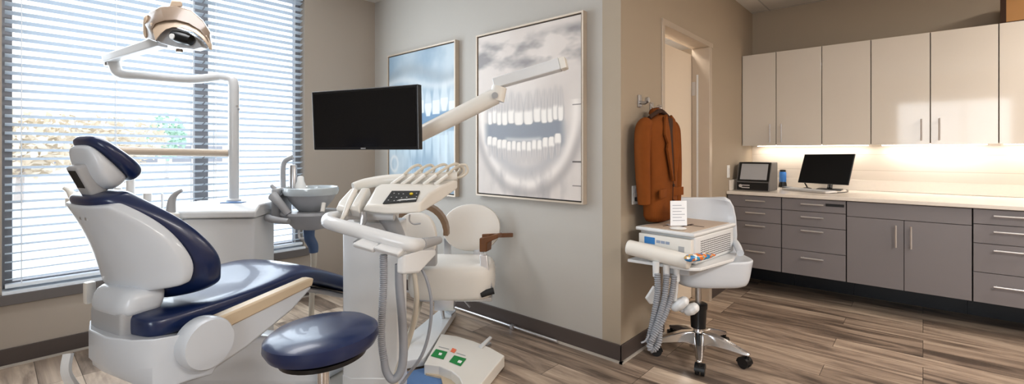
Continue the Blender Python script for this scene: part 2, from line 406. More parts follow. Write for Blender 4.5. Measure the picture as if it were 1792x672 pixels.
# ------------------------------------------------------------------ posters
def lerp(a, b, t): return tuple(a[i]+(b[i]-a[i])*t for i in range(3))
def sst(a, b, x):
    t = min(1, max(0, (x-a)/(b-a))); return t*t*(3-2*t)
def fbm(x, y, s): return noise.fractal(Vector((x*s, y*s, 3.1)), 1.0, 2.0, 4)
def xray_front(s, t):
    c = (226, 219, 213)
    n = fbm(s, t, 3.0)
    c = lerp(c, (202, 192, 186), max(0, min(1, .5+n))*.35)
    # soft dark cloud near the top
    q = max(0, fbm(s*1.2+5, t*3.4, 2.6)+.15) * sst(.72, .8, t) * (1-sst(.92, .99, t)); c = lerp(c, (150, 146, 146), min(1, q*1.5))
    # jaw bone: bright U with grey inside and outside edge
    ex, ey = (s-.5)/.47, (t-.50)/.44
    rr = math.hypot(ex, ey)
    if t < .55:
        g = math.exp(-((rr-.97)/.07)**2); c = lerp(c, (246, 240, 234), g*.9)
        g = math.exp(-((rr-1.1)/.07)**2)*sst(.5, .3, t) ; c = lerp(c, (176, 170, 168), g*.75)
        g = math.exp(-((rr-.80)/.10)**2); c = lerp(c, (172, 172, 176), g*.55*sst(.5, .3, t))
    # cheeks / air space
    m = sst(.42, .33, abs(s-.47)) * sst(.30, .345, t + .03*math.sin((s-.5)*6)**2) * sst(.46, .43, t)
    c = lerp(c, (124, 133, 146), m*.92)
    m2 = sst(.42, .3, abs(s-.48))*sst(.66, .5, t)*sst(.16, .3, t); c = lerp(c, (168, 170, 176), m2*.35)
    def tooth(c, cx, wd_, y0, y1, up, bright):
        k = (t-y0)/(y1-y0)
        if k < -.03 or k > 1.08: return c
        kk = max(0, min(1, k))
        hw = wd_*(.40+.06*math.sin(min(1, kk/.3)*PI*.6) if kk < .36 else .455-.30*((kk-.36)/.64)**.8)
        if kk < .10: hw *= .55+.45*math.sqrt(max(0, 1-((.10-kk)/.10)**2))
        ds = abs(s-cx)
        crown = 1-sst(.33, .48, kk)
        halo = sst(hw+.016, hw, ds)*(1-sst(.8, 1.05, k))*sst(-.05, .02, k)
        c = lerp(c, (172, 168, 168), halo*(.35+.35*crown))
        e = sst(hw+.004, hw-.004, ds)
        col = lerp((216, 210, 206), bright, crown)
        col = lerp(col, (184, 178, 176), .55*math.exp(-(ds/(wd_*.10))**2)*(1-crown))
        col = lerp(col, (222, 216, 210), .5*(ds/max(hw, 1e-4))**3)
        al = e*(.62+.38*crown)*(1-sst(.85, 1.03, k))*sst(-.02, .015, k)
        return lerp(c, col, al)
    xs = [-.34, -.29, -.24, -.175, -.095, .0, .095, .17, .235, .29, .335]
    xs = [-.345, -.295, -.245, -.185, -.115, -.04, .055, .14, .205, .258, .305, .35]
    for i, x in enumerate(xs):
        wdt = (.055, .055, .058, .068, .082, .1, .1, .082, .068, .056, .052, .05)[i]
        edge = .437 - .012*(1-(x/.35)**2) + (.01 if i % 3 == 1 else 0)
        c = tooth(c, .48+x, wdt, edge, edge+.2, True, (250, 246, 240))
    xs = [-.36, -.305, -.25, -.2, -.15, -.1, -.05, 0, .05, .1, .15, .205, .26, .315]
    for i, x in enumerate(xs):
        wdt = .062 if abs(x) > .18 else .05
        edge = .322 + .34*(x+.02)**2 + (.006 if i % 2 else 0)
        c = tooth(c, .49+x, wdt, edge, edge-.135, False, (248, 244, 238))
    g = math.exp(-((t-.335-.2*(s-.5)**2)/.012)**2)*sst(.2, .15, abs(s-.48)); c = lerp(c, (222, 220, 218), g*.7)
    if t < .2:
        g = max(0, fbm(s*2, t*1.2, 4)+.1)*sst(.2, .12, t)*sst(.5, .2, abs(s-.5)); c = lerp(c, (168, 164, 164), min(1, g*.9))
    for yy in (.52, .21, .08):
        if s > .93 and abs(t-yy) < .003: c = (90, 84, 80)
    return c
def xray_blue(s, t):
    c = (190, 206, 216)
    n = fbm(s+3, t, 3.2); c = lerp(c, (128, 156, 180), max(0, min(1, .5+n))*.7)
    q = math.exp(-((t-.83-.05*math.sin(s*5))/.05)**2); c = lerp(c, (150, 160, 168), q*.6)
    q = math.exp(-((t-.77-.04*math.sin(s*5+.6))/.03)**2); c = lerp(c, (222, 228, 230), q*.6)
    m = sst(.40, .47, t)*sst(.57, .54, t); c = lerp(c, (104, 142, 176), m*.9)
    for i in range(9):
        cx = .06+i*.115; y0 = .545+.015*math.sin(i*2.1); k = (t-y0)/.22
        if -.02 < k < 1:
            hw = .05 if k < .35 else .05-.03*(k-.35)/.65
            if k < .25 and i % 2: hw *= .55+.45*k/.25
            a = sst(hw+.008, hw-.006, abs(s-cx))*(1-sst(.6, 1, k)); c = lerp(c, (228, 236, 240), a*(.95 if k < .4 else .5))
        y0 = .40+.015*math.sin(i*1.7); k = (y0-t)/.2
        if -.02 < k < 1:
            hw = .052-.02*k
            a = sst(hw+.01, hw-.006, abs(s-cx))*(1-sst(.5, 1, k)); c = lerp(c, (206, 226, 236), a*.6)
    st = fbm(s*9, t*.8+2, 2.2); c = lerp(c, (216, 232, 242), max(0, st)*.8*sst(.45, .38, t))
    g = math.exp(-((math.hypot((s-.09)/.06, (t-.19)/.055)-1)/.25)**2); c = lerp(c, (226, 230, 232), g*.8)
    q = sst(.12, .0, t); c = lerp(c, (120, 138, 152), q*.6)
    return c
def poster(name_label, y0, y1, z0, z1, fn, nx, nz):
    yc = (y0+y1)/2
    T = Thing('framed_poster', name_label, 'picture', (XP, yc, z0))
    hw, hh, t, dp = abs(y1-y0)/2, z1-z0, .012, .045
    f = MB(); X = -.002
    f.bb(X-dp, -hw, 0, X, -hw+t, hh); f.bb(X-dp, hw-t, 0, X, hw, hh); f.bb(X-dp, -hw+t, 0, X, hw-t, t); f.bb(X-dp, -hw+t, hh-t, X, hw-t, hh)
    f.build('frame', M['frame_w'], T.o, smooth=False)
    MB().bb(X-.02, -hw+t, t, X-.012, hw-t, hh-t).build('shadow_gap', M['frame_b'], T.o, smooth=False)
    g = .009; a, b, c_, d_ = -hw+t+g, hw-t-g, t+g, hh-t-g
    mb = MB().bb(X-.036, a, c_, X-.02, b, d_); mb.build('canvas', M['frame_w'], T.o, smooth=False)
    me = bpy.data.meshes.new('print'); vs, fs, cs = [], [], []
    for j in range(nz+1):
        for i in range(nx+1):
            s_, t_ = i/nx, j/nz
            vs.append((X-.0368, b+(a-b)*s_, c_+(d_-c_)*t_))
            c = fn(s_, t_); cs.append(tuple(lin(max(0, min(255, k))) for k in c))
    for j in range(nz):
        for i in range(nx):
            p = j*(nx+1)+i; fs.append((p, p+nx+1, p+nx+2, p+1))
    me.from_pydata(vs, [], fs)
    at = me.color_attributes.new('Col', 'FLOAT_COLOR', 'POINT')
    for i, c in enumerate(cs): at.data[i].color = (*[k*w_ for k, w_ in zip(c, (.88, .85, .83))], 1)
    me.materials.append(M['xray'])
    o = bpy.data.objects.new('xray_print', me); C.objects.link(o); o.parent = T.o
PL, PR = PX(833, 100, XP-.045), PX(1018, 100, XP-.045)
poster('large framed tooth X-ray print in grey tones, nearest the wall corner', PR.y-.012, PL.y, .96, 2.215, xray_front, 190, 250)
PL, PR = PX(678, 100, XP-.045), PX(795, 100, XP-.045)
poster('framed blue-toned tooth X-ray print partly behind the wide black screen', PR.y-.012, PL.y, .93, 2.225, xray_blue, 150, 190)

# ------------------------------------------------------------------ cabinets
def yx(u, x): return PX(u, 300, x).y
ZUT, ZUB = 2.284, 1.374
us = [1299, 1358, 1438, 1524, 1628, 1748]
ys = [yx(u, XU) for u in us]; ys[0] = YD-.004
ys.append(ys[5] - (ys[4]-ys[5])); ys.append(ys[6]-(ys[3]-ys[4])); 
uid = [(0, 2), (2, 3), (3, 5), (5, 7)]
ulab = ['glossy cream two-door wall cabinet in the corner beside the door wall', 'narrow glossy cream one-door wall cabinet, second from the corner, without a handle', 'wide glossy cream two-door wall cabinet reflecting a window, third from the corner', 'glossy cream wall cabinet at the right edge under the cardboard box']
for q, (i0, i1) in enumerate(uid):
    ya, yb = ys[i0], ys[i1]
    T = Thing('overhead_cabinet', ulab[q], 'cabinet', (XW, (ya+yb)/2, ZUB), 0, 'cream wall cabinets over the counter')
    yc = (ya+yb)/2
    MB().bb(XU+.022-XW, yb-yc+.001, 0, -.004, ya-yc-.001, ZUT-ZUB).build('carcass', M['cab_dark'], T.o, smooth=False)
    for i in range(i0, i1):
        a, b = ys[i]-yc, ys[i+1]-yc
        d = MB().bb(XU-XW, b+.003, -.012, XU+.02-XW, a-.003, ZUT-ZUB).build('door', M['cab_w'], T.o, smooth=False, bevel=.0015)
        hy = None
        if i == 0: hy = b+.05
        if i == 1: hy = a-.05
        if i == 3: hy = b+.055
        if i == 4: hy = a-.055
        if i == 6: hy = a-.055
        if i == 5: hy = b+.055
        if hy is not None and i < 5:
            hb = MB().tube([(XU-XW-.03, hy, .02), (XU-XW-.03, hy, .20)], .006, 8, smooth=False)
            hb.tube([(XU-XW+.001, hy, .04), (XU-XW-.03, hy, .04)], .004, 6, smooth=False).tube([(XU-XW+.001, hy, .18), (XU-XW-.03, hy, .18)], .004, 6, smooth=False)
            hb.build('handle', M['steel'], d)
# LED strips under the cabinets
for q, (a, b) in enumerate(((1322, 1518), (1542, 1730), (1760, 1900))):
    ya, yb = yx(a, XU+.2), yx(b, XU+.2) if q < 2 else -1.6
    o = MB().bb(XU+.285, yb, ZUB-.016, XU+.315, ya, ZUB-.0005).build('cabinet_light_strip', M['led'], smooth=False)
    tag(o, ['glowing light strip under the wall cabinets, nearest the corner', 'glowing light strip under the wide two-door wall cabinet', 'glowing light strip under the cabinet at the right edge'][q], 'light', 'light strips under the wall cabinets')
    l = bpy.data.lights.new('strip', 'AREA'); l.shape = 'RECTANGLE'; l.size = abs(ya-yb); l.size_y = .03; l.energy = 1.5*abs(ya-yb); l.color = (1, .92, .83)
    lo = bpy.data.objects.new('strip_lamp', l); C.objects.link(lo); lo.location = (XU+.30, (ya+yb)/2, ZUB-.02); lo.rotation_euler = (0, 0, PI/2)

ZB, ZS0, ZS = .235, .902, .932
lu = [1272, 1367.5, 1481, 1702]
ly = [yx(u, XC) for u in lu]; ly[0] = YD-.005
ly.append(ly[3]-.62); ly.append(-2.4)
llab = ['grey four-drawer base cabinet in the corner behind the white swivel stool', 'grey four-drawer base cabinet with a black slot in its top drawer', 'wide grey two-door base cabinet with vertical handles', 'grey drawer base cabinet at the right edge of the counter run', '']
def hbar(mb, y, z, half):
    mb.tube([(XC-XW-.032, y-half, z), (XC-XW-.032, y+half, z)], .0065, 8, smooth=False)
    for s in (-1, 1): mb.tube([(XC-XW+.001, y+s*half*.8, z), (XC-XW-.032, y+s*half*.8, z)], .004, 6, smooth=False)
    return mb
for q in range(4):
    ya, yb = ly[q], ly[q+1]; yc = (ya+yb)/2
    T = Thing('base_cabinet', llab[q], 'cabinet', (XW, yc, 0), 0, 'grey base cabinets under the counter')
    MB().bb(XC+.022-XW, yb-yc+.001, ZB, -.004, ya-yc-.001, ZS0-.001).build('carcass', M['seam'], T.o, smooth=False)
    MB().bb(XT-XW, yb-yc+.001, 0, -.004, ya-yc-.001, ZB).build('plinth', M['toe'], T.o, smooth=False)
    a, b = ya-yc-.002, yb-yc+.002
    def front(name, y0, y1, z0, z1):
        return MB().bb(XC-XW, y0+.002, z0+.002, XC+.02-XW, y1-.002, z1-.002).build(name, M['cab_g'], T.o, smooth=False, bevel=.0012)
    if q == 2:
        front('fascia_panel', b, a, .775, ZS0-.004)
        m_ = yx(1582, XC)-yc
        d1 = front('door', m_, a, ZB, .775); d2 = front('door', b, m_, ZB, .775)
        for d, y in ((d1, yx(1568, XC)-yc), (d2, yx(1594.5, XC)-yc)):
            mb = MB().tube([(XC-XW-.032, y, .565), (XC-XW-.032, y, .735)], .0065, 8, smooth=False)
            for z in (.585, .715): mb.tube([(XC-XW+.001, y, z), (XC-XW-.032, y, z)], .004, 6, smooth=False)
            mb.build('handle', M['alum'], d)
    else:
        zs = [ZS0-.004, .79, .66, .45, ZB] if q != 3 else [ZS0-.004, .79, .655, .45, ZB]
        hc = {0: yx(1323, XC), 1: yx(1422, XC), 3: yx(1768, XC)}[q] - yc
        for k in range(4):
            d = front('drawer', b, a, zs[k+1], zs[k])
            zh = [.855, .745, .628, .395][k] if q != 3 else [.855, .745, .615, .365][k]
            hbar(MB(), hc, zh, .082).build('handle', M['alum'], d)
            if q == 1 and k == 0:
                MB().bb(XC-XW-.003, b+.012, .845, XC-XW+.002, b+.14, .868).build('slot_plate', M['black'], d, smooth=False)
o = MB().bb(XC-.025, -2.4, ZS0, XW-.002, YD-.003, ZS).build('countertop', M['counter'], smooth=False, bevel=.004)
tag(o, 'long pale stone countertop over the grey base cabinets', 'countertop')
o = MB().bb(XW-.02, -2.4, ZS+.001, XW-.002, YD-.003, ZS+.1).bb(XC+.05, YD-.02, ZS+.001, XW-.02, YD-.003, ZS+.1).build('counter_upstand', M['counter'], smooth=False, bevel=.002)
tag(o, 'low pale stone upstand along the back of the countertop', 'upstand')
struct('trim_6', MB().bb(XW-.008, -2.4, ZS+.1, XW-.0005, YD-.001, ZUB+.02), M['splash'], smooth=False)

# cardboard box on top of the cabinets
p = PX(1757, 38, XU+.02)
T = Thing('cardboard_box', 'brown cardboard box with dark print on top of the wall cabinets', 'box', (XU+.17, p.y-.13, ZUT+.001), -.12)
MB().bb(-.14, -.16, 0, .14, .13, .2).build('carton', M['card'], T.o, smooth=False, bevel=.003)
MB().bb(-.141, .10, .0, -.1385, .132, .2).bb(-.1415, -.16, .0, -.139, .132, .012).build('dark_edge', M['card_d'], T.o, smooth=False)
mb = MB()
for k in range(7):
    a = k*.25; mb.tube([(-.1405, .0-.045*math.cos(a)-.02, .1+.05*math.sin(a)*1.2), (-.1405, -.02-.07*math.cos(a), .1+.085*math.sin(a)*1.2)], .005, 6, smooth=False)
mb.build('printed_mark', M['card_d'], T.o)

# ------------------------------------------------------------------ things on the counter
def cpt(u, v): return PZ(u, v, ZS)
c0, c1 = cpt(1290, 333), cpt(1342, 335)
T = Thing('countertop_scanner', 'grey and black desktop device with slanted glass front in the counter corner', 'appliance', tuple((c0+c1)/2+Vector((.13, -.01, .001))), math.atan2(c1.y-c0.y, c1.x-c0.x)+PI/2-.2)
wd2 = (c1-c0).length/2*1.06; T.o.scale = (1.1, 1.1, 1.12)
def scan_prof(y, ins=0): return [(-.13+ins, y, .0+ins), (-.125+ins, y, .075), (-.045+ins, y, .24-ins), (.14-ins, y, .24-ins), (.14-ins, y, 0+ins)]
MB().prism(scan_prof(-wd2), (0, 2*wd2, 0)).build('body', mat('scanner_grey', rgb(112, 108, 106), .4, var=.03), T.o, smooth=False, bevel=.006)
sl = Vector((.08, 0, .165)); q0 = Vector((-.125, 0, .075)); nrm = Vector((-.165, 0, .08)).normalized()
def slq(y0, y1, k0, k1, off): return [q0+sl*k0+Vector((0, y0, 0))+nrm*off, q0+sl*k0+Vector((0, y1, 0))+nrm*off, q0+sl*k1+Vector((0, y1, 0))+nrm*off, q0+sl*k1+Vector((0, y0, 0))+nrm*off]
MB().prism(slq(-wd2+.006, wd2-.012, .03, .99, 0), nrm*.004).build('bezel', M['black'], T.o, smooth=False)
MB().prism(slq(-wd2+.025, wd2-.03, .1, .9, .004), nrm*.002).build('glass_front', M['plastic_g'], T.o, smooth=False)
MB().bb(-.136, -wd2+.01, .008, -.126, wd2-.01, .07).build('control_panel', M['black'], T.o, smooth=False)
MB().bb(-.139, .02, .042, -.134, .085, .05).bb(-.139, .02, .022, -.134, .085, .03).build('slot_trim', M['alum'], T.o, smooth=False)
MB().lathe([(.014, -.14), (.014, -.133)], 14, (0, wd2-.04, .04), axis='x').build('knob', M['alum'], T.o)
p = cpt(1368, 328)
T = Thing('bottle', 'small blue bottle with black cap and base beside the slanted grey device', 'bottle', tuple(p+Vector((.05, 0, .001))))
MB().lathe([(.03, .055), (.032, .06), (.032, .15), (.028, .16)], 20).build('blue_body', M['bluebottle'], T.o)
MB().lathe([(.027, .1605), (.027, .178), (.012, .182)], 20).build('cap', M['black'], T.o)
MB().lathe([(.038, 0), (.038, .02), (.031, .054)], 20).build('base', M['black'], T.o)
p = cpt(1391, 328)
T = Thing('cordless_phone', 'black cordless phone standing in its charger left of the counter monitor', 'phone', tuple(p+Vector((.06, 0, .001))), .3)
MB().bb(-.03, -.035, 0, .04, .035, .03, bevel=.006).build('charger', M['black'], T.o)
MB().box((.005, 0, .1), (.022, .042, .14), RY(.15), bevel=.006).build('handset', M['black'], T.o)
p = cpt(1379, 331)
T = Thing('card_reader', 'small flat black box lying left of the keyboard', 'gadget', tuple(p+Vector((0, 0, .001))), .5)
MB().bb(-.05, -.04, 0, .05, .04, .022, bevel=.005).build('case', M['black'], T.o)
MB().bb(-.035, -.028, .022, .035, .028, .025).build('top_plate', M['plastic_g'], T.o, smooth=False)
# monitor
mc = [P(1408, 271, 4.55), P(1497, 270, 4.55)]
a0, a1 = cpt(1378, 332), cpt(1455, 339)
T = Thing('computer_keyboard', 'pale keyboard in front of the black counter monitor', 'keyboard', tuple((a0+a1)/2+Vector((.0, 0, .001))), math.atan2(a1.y-a0.y, a1.x-a0.x))
kl = (a1-a0).length/2
MB().box((0, 0, .011), (2*kl, .14, .014), RX(.04), bevel=.004).build('case', M['alum'], T.o)
mb = MB()
for r in range(5):
    for k in range(16): mb.box((-kl+.02+(2*kl-.04)*k/15, -.05+r*.025, .0195+(-.05+r*.025)*.04), ((2*kl-.04)/17, .02, .005))
mb.build('keys', M['plastic'], T.o, smooth=False)
b0 = cpt(1450, 333)+Vector((.07, 0, 0)); T = Thing('computer_monitor', 'black monitor on a small stand on the stone countertop', 'monitor', tuple(b0+Vector((0, 0, .001))), 0)
tl, tr, br, bl = T.L(PX(1408, 270, 5.27)), T.L(PX(1497, 269, 5.25)), T.L(PX(1485, 324, 5.19)), T.L(PX(1396, 319, 5.21))
nn = (tr-tl).cross(bl-tl).normalized()
if nn.x > 0: nn = -nn
MB().prism([tl, tr, br, bl], -nn*.02).build('housing', M['black'], T.o, smooth=False, bevel=.004)
ce = (tl+tr+br+bl)/4
MB().prism([ce+(k-ce)*.965+nn*.0005 for k in (tl, tr, br, bl)], nn*.0015).build('screen', M['screen_m'], T.o, smooth=False)
MB().bb(-.09, -.1, 0, .07, .1, .012, bevel=.003).build('foot', M['black'], T.o)
MB().tube([(0, 0, .01), (.03, .0, .1), ce-nn*.022], [.022, .02, .018], 10).build('neck', M['black'], T.o)
o = MB().tube([cpt(1468, 325)+Vector((.0, 0, .03)), cpt(1476, 330)+Vector((.03, 0, .004)), cpt(1484, 336)+Vector((0, 0, .004)), cpt(1462, 338)+Vector((0, 0, .004)), cpt(1446, 339)+Vector((-.01, 0, .004))], .0035, 6).build('computer_cable', M['black'])
tag(o, 'thin black cable looping on the counter right of the monitor', 'cable')
p = cpt(1414, 330); T = Thing('desk_microphone', 'small black stand under the lower left corner of the counter monitor', 'stand', tuple(p+Vector((-.03, 0, .001))))
MB().lathe([(.035, 0), (.035, .008), (.012, .014)], 16).build('foot', M['black'], T.o)
MB().tube([(0, 0, .01), (0.0, .02, .05), (.02, .05, .1)], .006, 8).build('stem', M['black'], T.o)

# ------------------------------------------------------------------ wall fittings
def plate(u, v, label, plug):
    p = PY(u, v, YD)
    T = Thing('power_socket' if plug else 'light_switch', label, 'socket' if plug else 'switch', (p.x, YD, p.z))
    MB().bb(-.036, -.007, -.06, .036, -.0005, .06, bevel=.002).build('cover_plate', M['white'], T.o)
    if plug:
        MB().bb(-.02, -.009, .012, .02, -.006, .042).bb(-.02, -.009, -.042, .02, -.006, -.012).build('receptacle', M['plastic'], T.o, smooth=False)
        MB().bb(-.012, -.03, -.04, .014, -.008, -.014, bevel=.004).tube([(.0, -.028, -.027), (.05, -.04, -.03), (.1, -.03, -.05)], .004, 6).build('plug', M['black'], T.o)
    else:
        MB().bb(-.014, -.011, -.03, .014, -.006, .03).build('rocker', M['plastic'], T.o, smooth=False)
plate(1110, 341, 'white wall socket with a black plug behind the brown jacket', True)
plate(1274, 300, 'white light switch on the door wall beside the counter corner', False)

# coat hook
def hook(u, v, label):
    p = PY(u, v, YD)
    T = Thing('coat_hook', label, 'hook', (p.x, YD, p.z), 0, 'metal coat hooks beside the doorway')
    MB().bb(-.022, -.01, -.04, .022, -.0005, .04, bevel=.003).build('back_plate', M['steel'], T.o)
    MB().tube([(0, -.01, -.01), (.0, -.045, -.014), (0, -.058, .006)], [.012, .011, .012], 10).lathe([(.017, -.07), (.019, -.06), (.017, -.05)], 14, (0, 0, .004), axis='y').build('peg', M['steel'], T.o)
    return T
hook(1118, 177, 'brushed metal coat hook left of the brown jacket, holding nothing')
hk = hook(1139, 190, 'brushed metal coat hook the brown jacket hangs from')
# jacket on a hanger (x along the wall, y into the room is negative)
jx0, jx1 = 2.66, 3.185; jc = (jx0+jx1)/2; jy = YD-.105
T = Thing('suit_jacket', 'rust brown suede blazer hanging on the wall beside the doorway', 'jacket', (jc, jy, .80))
zt = .74
def jring(z, hw, hd, cy=0, open_=0, n=36):
    pts = []
    for k in range(n):
        a = 2*PI*k/n; ca_, sa_ = math.cos(a), math.sin(a)
        x = hw*math.copysign(abs(ca_)**.75, ca_); y = hd*math.copysign(abs(sa_)**.8, sa_)
        fold = .009*math.sin(a*5+z*3)*(1-z/.9)+.006*math.sin(a*9+1)*(1-z/.9)
        pts.append((x*(1+fold), cy+y*(1+fold*4), z))
    return pts
T.o.scale = (1, 1, .925); T.o.location.z = .835
MB().rings([jring(.0, .205, .062), jring(.12, .2, .064), jring(.3, .19, .066), jring(.45, .2, .07), jring(.6, .22, .07), jring(.68, .225, .064), jring(.715, .19, .05), jring(.745, .10, .042), jring(.765, .055, .036)]).build('body', M['jacket'], T.o, sub=1)
for s in (-1, 1):
    sx = .235 if s < 0 else .235
    MB().tube([(s*.185, .005, .70), (s*.228, .01, .665), (s*.245, .01, .55), (s*.25, .005, .38), (s*.245, .0, .22), (s*.24, .0, .12 if s > 0 else .15)], [.042, .05, .05, .046, .041, .038], 14, flat=1.1).build('sleeve', M['jacket'], T.o, sub=1)
    # lapel: a folded flap on the front
    lp = [(s*.035, -.046, .765), (s*.075, -.052, .735), (s*.115, -.068, .62), (s*.085, -.076, .56), (s*.10, -.077, .52), (s*.02, -.08, .30), (s*.012, -.079, .30), (s*.015, -.068, .5), (s*.02, -.058, .65)]
    MB().prism(lp, (0, -.016, 0)).build('lapel', M['jacket'], T.o, smooth=False, bevel=.003)
    MB().box((s*.12, -.068, .22), (.13, .012, .06), RZ(-s*.12), bevel=.004).build('pocket_flap', M['jacket'], T.o)
MB().prism([(-.034, -.062, .74), (.034, -.062, .74), (.016, -.074, .5), (.005, -.082, .31), (-.005, -.082, .31), (-.016, -.074, .5)], (0, -.006, 0)).build('lining', M['jacket_d'], T.o, smooth=False)
MB().tube([(-.06, .0, .755), (-.05, .035, .785), (0, .045, .795), (.05, .035, .785), (.06, .0, .755)], [.014, .018, .02, .018, .014], 8, flat=1.6).build('collar', M['jacket'], T.o)
mb = MB()
for z in (.27, .16): mb.lathe([(.010, -.088), (.011, -.084), (.010, -.079)], 12, (.01, 0, z), axis='y')
mb.build('buttons', M['jacket_d'], T.o)
MB().tube([(.012, -.08, .30), (.02, -.074, .2), (.016, -.072, .1), (.03, -.066, .0)], .0028, 6).build('front_edge', M['jacket_d'], T.o)
T = Thing('coat_hanger', 'clear and dark coat hanger holding up the brown jacket', 'hanger', (jc, jy, 1.55))
MB().tube([(-.17, 0, -.035), (-.08, .0, .0), (0, 0, .02), (.08, 0, .0), (.17, 0, -.035)], [.012, .014, .015, .014, .012], 10).build('shoulder_bar', M['jacket_d'], T.o)
hl = T.L(PY(1139, 184, YD-.06))
MB().tube([(0, 0, .02), (0, 0, .05), hl+Vector((-.02, -.02, -.02)), hl+Vector((-.015, -.005, .012)), hl+Vector((.012, .0, .012))], .004, 8).build('hook', M['chrome'], T.o)

# ------------------------------------------------------------------ dental chair
CH = wd(1.883, -1.492, 0); CHR = ANG - math.radians(26)
T = Thing('dental_chair', 'reclined dental patient chair with navy cushions and white shell', 'dental chair', tuple(CH), CHR)
def pad(rows, ns=14, p=2.6, far={}):
    """rows: (a, z, half width, thickness, tilt, wrap, crown): closed cushion swept through rows"""
    rings = []
    for ri, (a, z, hw, th, ti, wr, cr) in enumerate(rows):
        ring = []; ux, uz = math.cos(ti), math.sin(ti)           # ti: direction of the cushion's front normal in the a-z plane
        N = ns*2
        for k in range(N):
            q = 2*PI*k/N; c_, s_ = math.cos(q), math.sin(q)
            b = hw*math.copysign(abs(c_)**(2/p), c_); n = th/2*math.copysign(abs(s_)**(2/p), s_)
            n += wr*(b/max(hw, 1e-4))**2 + (cr*(1-(b/max(hw, 1e-4))**2) if s_ > 0 else 0)
            ring.append((a+n*ux, b*(far.get(ri, 1) if b > 0 else 1), z+n*uz))
        rings.append(ring)
    return MB().rings(rings)
U = PI/2
seat = [(-.12, .658, .19, .04, U, 0, 0), (-.115, .655, .24, .08, U, 0, 0), (-.085, .652, .268, .098, U, 0, .0), (0.02, .650, .275, .10, U, .008, -.012), (.2, .652, .275, .095, U, .012, -.018), (.38, .665, .27, .08, U+.1, .01, -.01), (.50, .69, .26, .075, U+.02, .0, .008), (.60, .68, .25, .075, U-.35, 0, .008), (.75, .62, .235, .075, U-.42, 0, .005), (.95, .525, .22, .075, U-.42, 0, .005), (1.05, .477, .215, .07, U-.38, 0, 0), (1.10, .455, .19, .06, U-.35, 0, 0), (1.115, .45, .14, .03, U-.35, 0, 0)]
seat = [(a, z+(.0 if a < .3 else .005), *r) for (a, z, *r) in seat]
pad([(a, z, hw, th*1.08, ti, wr, cr) for (a, z, hw, th, ti, wr, cr) in seat], 16, 4.2, {0: .5, 1: .5, 2: .55, 3: .75, 4: .93}).build('seat_cushion', M['navy'], T.o, sub=2)
# grey cover on the foot end
pad([(a, z+.0, hw+.004, th+.006, ti, wr, cr) for (a, z, hw, th, ti, wr, cr) in [(.885, .563, .226, .075, U-.42, 0, .005), (.99, .512, .218, .075, U-.42, 0, .005)]], 16, 3.2).build('foot_cover', M['plastic_g'], T.o)
pad([(.45, .60, .2, .03, U, 0, 0), (.62, .615, .19, .03, U-.35, 0, 0), (.95, .465, .17, .03, U-.42, 0, 0), (1.03, .43, .15, .03, U-.4, 0, 0)], 12, 4).build('leg_support', M['plastic_g'], T.o, sub=1)
# backrest: shell behind, cushion in front
tb = math.radians(22)
brow = [(.735, -.005, .10, .05), (.745, -.02, .19, .07), (.775, -.035, .255, .10), (.83, -.06, .272, .125), (.90, -.09, .262, .12), (.98, -.122, .235, .10), (1.045, -.15, .20, .065), (1.09, -.168, .168, .03), (1.115, -.178, .12, .012)]
sh = []; cu = []
for (z, a, hw, th, wr) in [(.768, -.035, .235, .03, .09), (.770, -.036, .252, .06, .095), (.785, -.043, .264, .068, .10), (.83, -.058, .272, .07, .12), (.90, -.088, .262, .07, .115), (.98, -.120, .235, .07, .095), (1.045, -.148, .20, .07, .062), (1.09, -.166, .172, .066, .03), (1.108, -.174, .160, .06, .018), (1.112, -.176, .145, .03, .014)]:
    sh.append((a-.045+.030*min(1, max(0, (z-.72)/.3)), z, hw, th, tb*.6, wr, 0))
for (z, a, hw, th, wr) in [(.712, .066, .12, .05, .05), (.718, .056, .20, .10, .075), (.74, .047, .245, .135, .095), (.775, .023, .267, .145, .10), (.83, -.004, .284, .145, .125), (.90, -.035, .274, .14, .12), (.98, -.070, .247, .125, .10), (1.045, -.098, .212, .12, .065), (1.098, -.130, .176, .13, .03), (1.128, -.152, .152, .135, .012), (1.146, -.160, .136, .11, .008), (1.150, -.162, .10, .05, 0)]:
    cu.append((a, z, hw, th, tb*.6, wr, 0.0))
pad(sh, 20, 5.0).build('backrest_shell', M['shoe'], T.o, sub=2)
pad(cu, 16, 3.0).build('backrest_cushion', M['navy'], T.o, sub=2)
# hinge block between shell and seat frame
hb_ = pad([(-.075, .688, .11, .12, 0, 0, 0), (-.08, .695, .132, .15, 0, 0, 0), (-.075, .73, .138, .165, 0, 0, 0), (-.065, .775, .134, .15, 0, 0, 0), (-.06, .79, .11, .11, 0, 0, 0)], 12, 4).build('hinge_block', M['shoe'], T.o, sub=1); hb_.location = (0, -.035, 0)
MB().bb(-.15, -.15, .57, -.03, .075, .71, bevel=.015, seg=3).build('hinge_bracket', M['plastic_g'], T.o)
